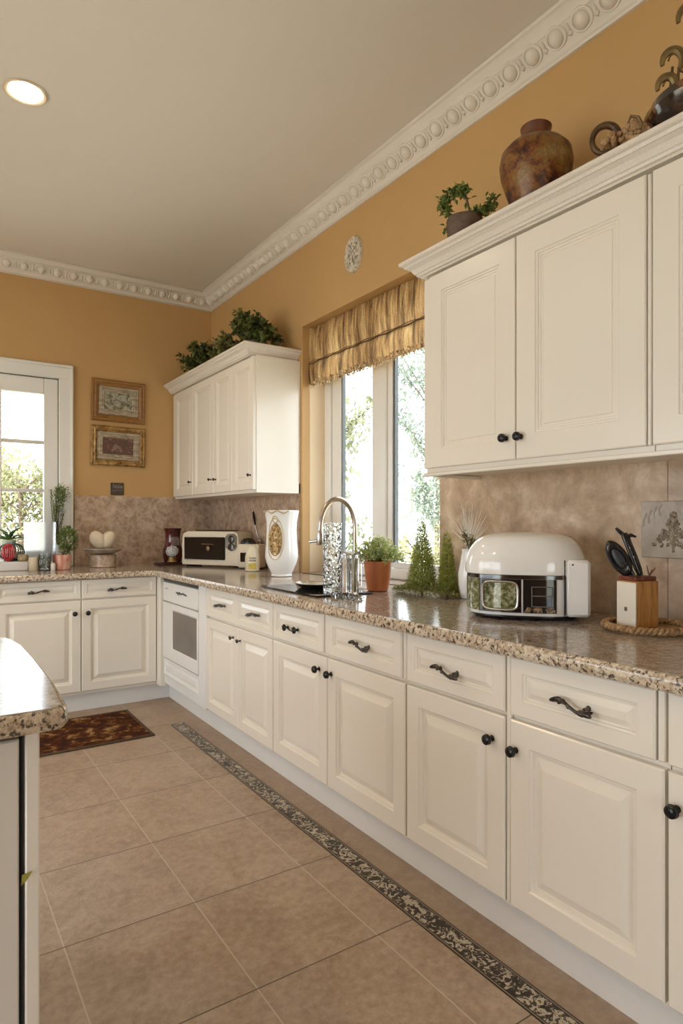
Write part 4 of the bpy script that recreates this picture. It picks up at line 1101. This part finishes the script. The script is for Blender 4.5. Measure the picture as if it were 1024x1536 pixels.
WOOD = mottled('honey_wood', [(.3, (.28, .11, .025)), (.55, (.47, .23, .065)), (.8, (.58, .33, .12))], 7, .35, stretch=(9, 9, 1))
MB().box(-.046, .052, -.046, .042, 0, .142, .003).build('wood_body', WOOD, kb)
m = MB().box(-.052, -.0465, -.046, .042, 0, .138, .0015); m.build('white_face', plain('white_face_paint', (.78, .72, .62), .35), kb)
MB().box(-.046, .048, -.040, .038, .1425, .156, .002).build('top_slot_plate', mottled('red_brown_slot', [(.4, (.05, .015, .01)), (.6, (.22, .05, .03))], 40, .4), kb)
MB().box(-.0535, -.0522, -.008, .004, .050, .062).build('small_emblem', plain('grey_emblem', (.16, .13, .11), .5), kb)
# items stuck in the block
vl = Vector((-.515, .857, 0)); vd = Vector((.857, .515, 0))       # picture-left and away directions
def holder(name, label, cat, u): return thing(name, label, cat, (1.843 + u.x, 1.130 + u.y, CT + .0087 + .1565))
scs = holder('kitchen_scissors', 'black scissors with a big oval handle loop leaning from the block', 'scissors', vl * .010 + vd * -.006)
m = MB(); cen = Vector(vl * .042 + Vector((0, 0, .052))); axl = (vl * .50 + Vector((0, 0, .87))).normalized(); sdv = axl.cross(vd).normalized()
rot = Matrix((sdv, axl, vd)).transposed()
m.ring(cen, .036, .012, 36, 10, rot, sx=.60, sy=1.28)
m.tube([Vector((0, 0, 0)), axl * .02, axl * .05], [.006, .008, .007], 10)
m.build('handle_loop', BLACKPL, scs)
m = MB(); m.ell(cen, (.016, .040, .004), 20, 10, rot); m.build('inner_web', plain('soft_black', (.02, .02, .022), .35), scs)
kf = holder('kitchen_knife', 'black-handled knife with a hooked pommel standing behind the scissors', 'knife', vl * -.010 + vd * .012)
d_ = (vl * .36 + Vector((0, 0, 1))).normalized()
m = MB(); m.tube([d_ * 0, d_ * .02, d_ * .06, d_ * .10, d_ * .128, d_ * .138], [.010, .014, .0155, .014, .015, .010], 12, (1, .7)); m.build('handle', BLACKPL, kf)
m = MB(); m.tube([d_ * .125 + vl * .004, d_ * .132 + vl * -.018, d_ * .126 + vl * -.030], [.006, .006, .003], 8); m.tube([d_ * .125, d_ * .145 + vl * .012, d_ * .155 + vl * .018], [.007, .006, .004], 8); m.build('pommel', BLACKPL, kf)
m = MB(); m.M = Matrix.Translation(d_ * .06 - vd * .011); m.ell((0, 0, 0), (.003, .003, .003), 8, 6); m.M = Matrix.Translation(d_ * .09 - vd * .010); m.ell((0, 0, 0), (.003, .003, .003), 8, 6); m.build('rivets', STEEL, kf)
sm = holder('skewer_bundle', 'short dark red-brown skewers poking from the right side of the block', 'skewers', vl * -.034)
m = MB()
for k in range(6):
    a = R.uniform(-.9, .3); m.tube([(0, 0, 0), vl * (math.sin(a) * .012) + Vector((0, 0, .01)), vl * (math.sin(a) * .03) + Vector((0, 0, .02 + .006 * (k % 3)))], [.002, .002, .001], 6)
m.build('sticks', plain('dark_red_wood', (.13, .04, .02), .5), sm)

# ------------------------------------------------------------------ on top of the right cabinets
TZ = 2.3305
TZ = 2.3185
vs_ = thing('clay_vase', 'big brown and rust glazed clay vase on the right wall cabinet', 'vase', (1.845, 1.517, TZ))
VM = Nodes('rust_glaze'); VM.set(.42, 0, .45, .08)
c_ = VM.ramp(VM.noise(10, 9, .75, dist=.3), [(.36, (.010, .005, .004)), (.44, (.11, .03, .010)), (.52, (.27, .12, .025)), (.58, (.24, .16, .045)), (.68, (.48, .33, .18))])
VM.color(VM.mix(.3, c_, VM.ramp(VM.noise(55, 4, .7), [(.4, (.10, .03, .01)), (.6, (.5, .3, .12))]), 'OVERLAY')); VM.bump(VM.noise(50, 5), .25, .004)
MB().lathe([(.055, 0), (.062, .004), (.078, .045), (.103, .11), (.122, .17), (.128, .213), (.121, .250), (.097, .276), (.064, .288), (.054, .292)], 56, cap1=False).build('body', VM.m, vs_)
MB().lathe([(.0535, .2925), (.048, .300), (.047, .318), (.053, .334), (.0545, .343), (.050, .347), (.042, .338), (.040, .305)], 40).build('neck', mottled('red_clay', [(.35, (.09, .028, .012)), (.65, (.20, .065, .025))], 16, .4), vs_)
pb = thing('potted_bonsai', 'small leafy bonsai in a brown pot on the right wall cabinet', 'plant', (1.80, 1.83, TZ))
MB().lathe([(.050, 0), (.058, .004), (.068, .07), (.070, .125), (.066, .13), (.062, .12), (.05, .1)], 32).build('pot', mottled('umber_pot', [(.35, (.075, .045, .03)), (.65, (.16, .105, .075))], 18, .6, bump=.3), pb)
MB().lathe([(.063, .112), (.01, .122)], 24).build('soil', SOIL, pb)
m = MB(); lf_ = MB(); vl2 = Vector((-.55, .83, 0))
def twig(pts, rs, n, spread, lo=.5, ln=.026):
    pts = [Vector(p) for p in pts]; m.tube(pts, rs, 7)
    for j in range(n):
        t = R.uniform(lo, 1.) * (len(pts) - 1); i = min(len(pts) - 2, int(t)); q = pts[i].lerp(pts[i + 1], t - i)
        lf_.leaf(q + rdir() * R.uniform(0, spread), rdir(.15), Vector((0, 0, 1)), R.uniform(.7, 1.2) * ln, R.uniform(.45, .6) * ln)
def L2(a, z, dd=0): return vl2 * a + Vector((0, 0, z)) + Vector((-.1, -.1, 0)) * dd
twig([L2(0, .11), L2(-.02, .16), L2(-.005, .22), L2(.02, .255)], [.006, .005, .004, .002], 90, .028, .7)
twig([L2(-.005, .22), L2(.04, .245), L2(.075, .22), L2(.08, .17)], [.004, .003, .002, .001], 120, .028, .2)
twig([L2(0, .12), L2(.045, .14), L2(.075, .19), L2(.095, .21)], [.004, .003, .002, .001], 80, .024, .5)
twig([L2(.02, .11), L2(.06, .12), L2(.082, .09)], [.003, .002, .001], 30, .014, .4)
twig([L2(-.02, .12), L2(-.06, .135), L2(-.10, .15), L2(-.12, .19)], [.004, .003, .002, .001], 90, .022, .3)
twig([L2(-.01, .12), L2(-.04, .14), L2(-.05, .15)], [.003, .002, .001], 70, .03, .2)
twig([L2(-.06, .135), L2(-.09, .16), L2(-.095, .20)], [.002, .002, .001], 40, .014, .3, .02)
m.build('branches', STEM, pb); lf_.leaves('foliage', LEAFM, pb)

BRZ = mottled('brown_bronze', [(.35, (.055, .028, .012)), (.65, (.17, .10, .045))], 20, .4, metal=.35)
hn = thing('coiled_horn', 'brown ring-shaped horn with a curling tail on the right wall cabinet', 'ornament', (1.80, 1.165, TZ))
vl3 = Vector((-.62, .78, 0)); vd3 = Vector((.78, .62, 0))
def H(a, z, dd=0): return vl3 * a + vd3 * dd + Vector((0, 0, z))
m = MB(); pts = []
for k in range(34):
    a = 2 * PI * k / 33; pts.append(H(.038 + .038 * math.cos(a), .120 + .043 * math.sin(a)))
m.tube(pts, [.008 + .004 * math.sin(PI * k / 33) for k in range(34)], 12); m.build('ring', BRZ, hn)
m = MB(); m.tube([H(.015, .130, .01), H(-.02, .125, .01), H(-.06, .13, .01), H(-.10, .14, .01)], [.012, .015, .014, .010], 10)
m.tube([H(-.07, .14), H(-.055, .17), H(-.035, .178), H(-.028, .16), H(-.045, .15)], [.006, .006, .005, .004, .002], 8)
m.tube([H(-.07, .14), H(-.085, .175), H(-.10, .20)], [.006, .006, .002], 8); m.build('tail', plain('tan_horn', (.25, .15, .06), .5, var=.2, scale=30), hn)
m = MB(); m.ell(H(.045, .11, .02), (.001, .001, .001), 6, 4)
fl = thing('dried_flower_heads', 'cluster of tan dried flower heads lying beside the coiled horn', 'flowers', (1.765, 1.10, TZ)); 
bpy.data.objects.remove(fl)
m = MB()
for k in range(150):
    t = R.random(); a = .08 - .185 * t; z = .055 + .055 * math.sin(PI * (t * .8 + .1)) * R.uniform(.2, 1.); p = H(a, z, R.uniform(-.03, .01)); rr = R.uniform(.006, .011)
    m.ell(p, (rr, rr, rr), 7, 5)
m.lathe([(.035, .0), (.05, .03), (.045, .06)], 16, c=H(-.03, 0)[:], sx=1.2)
o = m.build('dried_flowers', mottled('tan_petals', [(.35, (.26, .14, .06)), (.65, (.55, .36, .19))], 40, .8), loc=(1.775, 1.108, TZ)); tag(o, 'cluster of tan dried flower heads between the coiled horn and dark bowl', 'flowers'); o['kind'] = 'stuff'
bw = thing('glazed_bowl', 'dark glazed bowl with amber patches at the right picture edge', 'bowl', (1.85, .93, TZ))
GZ = Nodes('tenmoku_glaze'); GZ.set(.12, 0, .6, .4)
GZ.color(GZ.ramp(GZ.noise(10, 5, .6, dist=.6), [(.42, (.012, .010, .011)), (.52, (.06, .025, .010)), (.62, (.26, .10, .02)), (.74, (.10, .04, .015))])); GZ.bump(GZ.noise(60, 4), .15, .004)
MB().lathe([(.06, 0), (.068, .004), (.10, .04), (.135, .07), (.148, .097), (.142, .122), (.125, .134), (.118, .132), (.128, .115), (.12, .08), (.05, .03)], 56).build('bowl_body', GZ.m, bw)
sg = thing('metal_sprigs', 'bronze mushroom-headed metal sprigs rising from the dark bowl', 'ornament', (1.85, .945, TZ + .085))
m = MB(); cap = MB()
def S(a, z, dd=0): return vl3 * a + vd3 * dd + Vector((0, 0, z))
for (p_, r_) in (([S(.06, .0), S(.065, .06), S(.075, .10), S(.07, .155)], .004), ([S(.04, .0), S(.055, .07), S(.055, .13), S(.05, .17)], .004), ([S(.01, 0), S(.015, .09), S(.0, .16), S(.018, .28)], .005), ([S(-.03, 0), S(-.02, .1), S(.0, .16)], .004), ([S(.05, .14), S(.02, .12), S(.012, .08)], .003)):
    m.tube(p_, r_, 8)
for (a, z, s_) in ((.085, .105, 1.), (.07, .175, 1.1), (.025, .29, 1.25), (-.05, .22, 1.1)):
    arc = [S(a + .024 * s_ * math.cos(t), z + .03 * s_ * math.sin(t) - .004) for t in frange(-.2, PI + .9, 16)]
    cap.tube(arc, [.004 + .006 * math.sin(PI * i / 15) for i in range(16)], 8, (1, 1.6))
    arc = [S(a - .004 + .013 * s_ * math.cos(t), z + .016 * s_ * math.sin(t)) for t in frange(0, PI, 10)]; cap.tube(arc, .003, 6)
for k in range(12):
    q = S(.02 + R.uniform(-.006, .012), .17 + .007 * k); m.leaf(q, rdir(), Vector((0, 0, 1)), .016, .008)
m.build('stems', BRZ, sg); cap.build('caps', plain('aged_brass', (.22, .15, .06), .4, metal=.5, var=.3, scale=40), sg)

# ------------------------------------------------------------------ greenery on the corner cabinet
IVY = leaf_mat('ivy_leaf', (.018, .032, .010), (.22, .25, .07), scale=14, rough=.35, trans=.15)
IVY2 = leaf_mat('variegated_leaf', (.05, .06, .015), (.34, .31, .11), scale=14, rough=.4, trans=.15)
def ivy(label, y0, y1, hz, n, mat, x=1.87, wx=.13):
    cy = (y0 + y1) / 2; hl = abs(y1 - y0) / 2
    t = thing('trailing_plant', label, 'plant', (x, cy, 2.3585))
    MB().lathe([(.06, 0), (.07, .004), (.085, .085), (.078, .085), (.07, .06)], 22, sy=1.5).build('pot', plain('dark_planter', (.05, .035, .025), .6), t)
    m = MB(); lf = MB(); 
    for k in range(46):
        e = Vector((R.uniform(-wx, wx), R.uniform(-hl, hl), 0)); q = 1 - (e.y / hl) ** 2; e.z = .05 + hz * (q ** .5) * R.uniform(.45, 1.); p0 = Vector((e.x * .2, e.y * .35, .07)); mid = p0.lerp(e, .55) + Vector((0, 0, .04))
        m.tube([p0, mid, e], [.003, .0022, .001], 5)
        for j in range(n // 46):
            t_ = R.uniform(.3, 1.05); c = (p0.lerp(mid, t_ * 2) if t_ < .5 else mid.lerp(e, t_ * 2 - 1)) + rdir() * R.uniform(0, .03)
            lf.leaf(c, rdir(.15), Vector((R.uniform(-.4, .4), R.uniform(-.4, .4), 1)), R.uniform(.030, .050), R.uniform(.024, .038))
    m.build('stems', STEM, t); lf.leaves('foliage', mat, t)
ivy('tallest dark leafy plant, at the near end of the corner wall cabinet top', 3.72, 4.06, .23, 1700, IVY)
ivy('yellowish leafy plant in the middle of the corner wall cabinet top', 4.16, 4.38, .18, 900, IVY2)
ivy('dark leafy plant at the far end of the corner wall cabinet top', 4.50, 5.03, .23, 1700, IVY)

# ------------------------------------------------------------------ garden
o = MB().box(-14, 26, -16, 30, -.5, -.42).build('lawn', mottled('pale_gravel_and_grass', [(.35, (.46, .46, .36)), (.65, (.62, .60, .52))], 3, .9), smooth=False); o['kind'] = 'structure'; o['label'] = 'pale sunlit garden ground outside the windows'; o['category'] = 'lawn'
TREEM = [leaf_mat('garden_leaf_%d' % k, a, b, scale=3, rough=.6, trans=.35) for k, (a, b) in enumerate((((.22, .25, .15), (.38, .40, .27)), ((.27, .28, .15), (.42, .42, .25)), ((.20, .25, .20), (.35, .40, .32))))]
BARK = plain('bark', (.16, .12, .09), .9, var=.3, scale=10)
def tree(label, x, y, h, rad, n, mt, z0=.2, ln=.12, name='garden_tree'):
    t = thing(name, label, 'tree', (x, y, -.42))
    m = MB(); m.tube([(0, 0, 0), (.05, .02, h * .4), (.0, .05, h * .85)], [.03 * rad + .02, .02 * rad + .015, .01], 8); br = []
    for k in range(16):
        a = R.uniform(0, 2 * PI); z = h * R.uniform(.2, .75); e = Vector((rad * R.uniform(.5, .95) * math.cos(a), rad * R.uniform(.5, .95) * math.sin(a), min(h * .98, z + h * R.uniform(.08, .3)))); br.append((Vector((.02, .03, z)), e)); m.tube([(.02, .03, z), (e + Vector((.02, .03, z))) / 2 + Vector((0, 0, .05)), e], [.02, .013, .005], 6)
    m.build('trunk', BARK, t); lf = MB()
    for k in range(n):
        p0, e = R.choice(br); c = p0.lerp(e, R.uniform(.3, 1.1)) + rdir() * rad * R.uniform(.0, .42)
        c.z = max(z0 * h, c.z); lf.leaf(c, rdir(), Vector((0, 0, 1)), ln * R.uniform(.6, 1.3), ln * .55)
    lf.leaves('crown', mt, t)
tree('pale leafy garden tree seen through the left pane of the side window', 5.4, 8.4, 4.0, 1.0, 4200, TREEM[0])
tree('tall thin-leaved garden tree seen through the right pane of the side window', 9.3, 10.3, 6.0, 1.4, 6500, TREEM[2])
tree('low yellowish shrub behind the cone topiaries outside the side window', 5.0, 5.7, 1.75, .75, 2200, TREEM[1], .05, .07, 'garden_shrub')
tree('bushy garden tree filling the middle panes of the back window', 1.3, 11.0, 3.0, 1.35, 8000, TREEM[1], .04, .09)
tree('garden tree with bare upper twigs at the left of the back window', -.6, 14.5, 4.2, 1.3, 1500, TREEM[2], .1)
tree('low bright shrub at the bottom of the back window', 1.4, 8.3, 1.25, .6, 2400, TREEM[1], .05, .08, 'garden_shrub')


# ------------------------------------------------------------------ light, world, camera
wd = bpy.data.worlds.new('overcast_sky'); scn.world = wd; wd.use_nodes = True
bg = wd.node_tree.nodes['Background']; bg.inputs[0].default_value = (.86, .94, 1.0, 1); bg.inputs[1].default_value = 6.5
sun = bpy.data.lights.new('sun', 'SUN'); sun.energy = 9; sun.color = (1, .93, .82); sun.angle = math.radians(1.5)
so = bpy.data.objects.new('sun', sun); COL.objects.link(so)
so.rotation_euler = Vector((.42, .30, -.86)).to_track_quat('-Z', 'Y').to_euler()
def portal(loc, direction, sx, sy):
    a = bpy.data.lights.new('daylight_portal', 'AREA'); a.shape = 'RECTANGLE'; a.size = sx; a.size_y = sy; a.cycles.is_portal = True
    o = bpy.data.objects.new('daylight_portal', a); COL.objects.link(o); o.location = loc
    o.rotation_euler = Vector(direction).to_track_quat('-Z', 'Z').to_euler()
portal((2.34, 2.935, 1.72), (-1, 0, 0), 1.35, 1.6)
portal((.48, YW + .1, 1.64), (0, -1, 0), .8, 1.4)
portal((XL - .2, 1.75, 1.1), (1, 0, 0), 4.3, 2.2)
portal((-.35, YR - .2, 1.05), (0, 1, 0), 1.1, 2.1)

cam = bpy.data.cameras.new('camera'); co = bpy.data.objects.new('camera', cam); COL.objects.link(co)
cam.sensor_fit = 'VERTICAL'; cam.sensor_height = 36; cam.sensor_width = 24; cam.lens = 955.6 / 1536 * 36; cam.shift_y = 15 / 1536; cam.clip_start = .02
co.location = (0, 0, 1.25); co.rotation_euler = (PI / 2, 0, -math.radians(33.604)); scn.camera = co
vs = scn.view_settings; vs.view_transform = 'Standard'; vs.look = 'None'; vs.gamma = 1; vs.exposure = -0.14; vs.use_curve_mapping = False
scn.cycles.max_bounces = 10; scn.cycles.diffuse_bounces = 5; scn.cycles.transparent_max_bounces = 12; scn.cycles.sample_clamp_indirect = 6
scn.cycles.caustics_reflective = False; scn.cycles.caustics_refractive = False
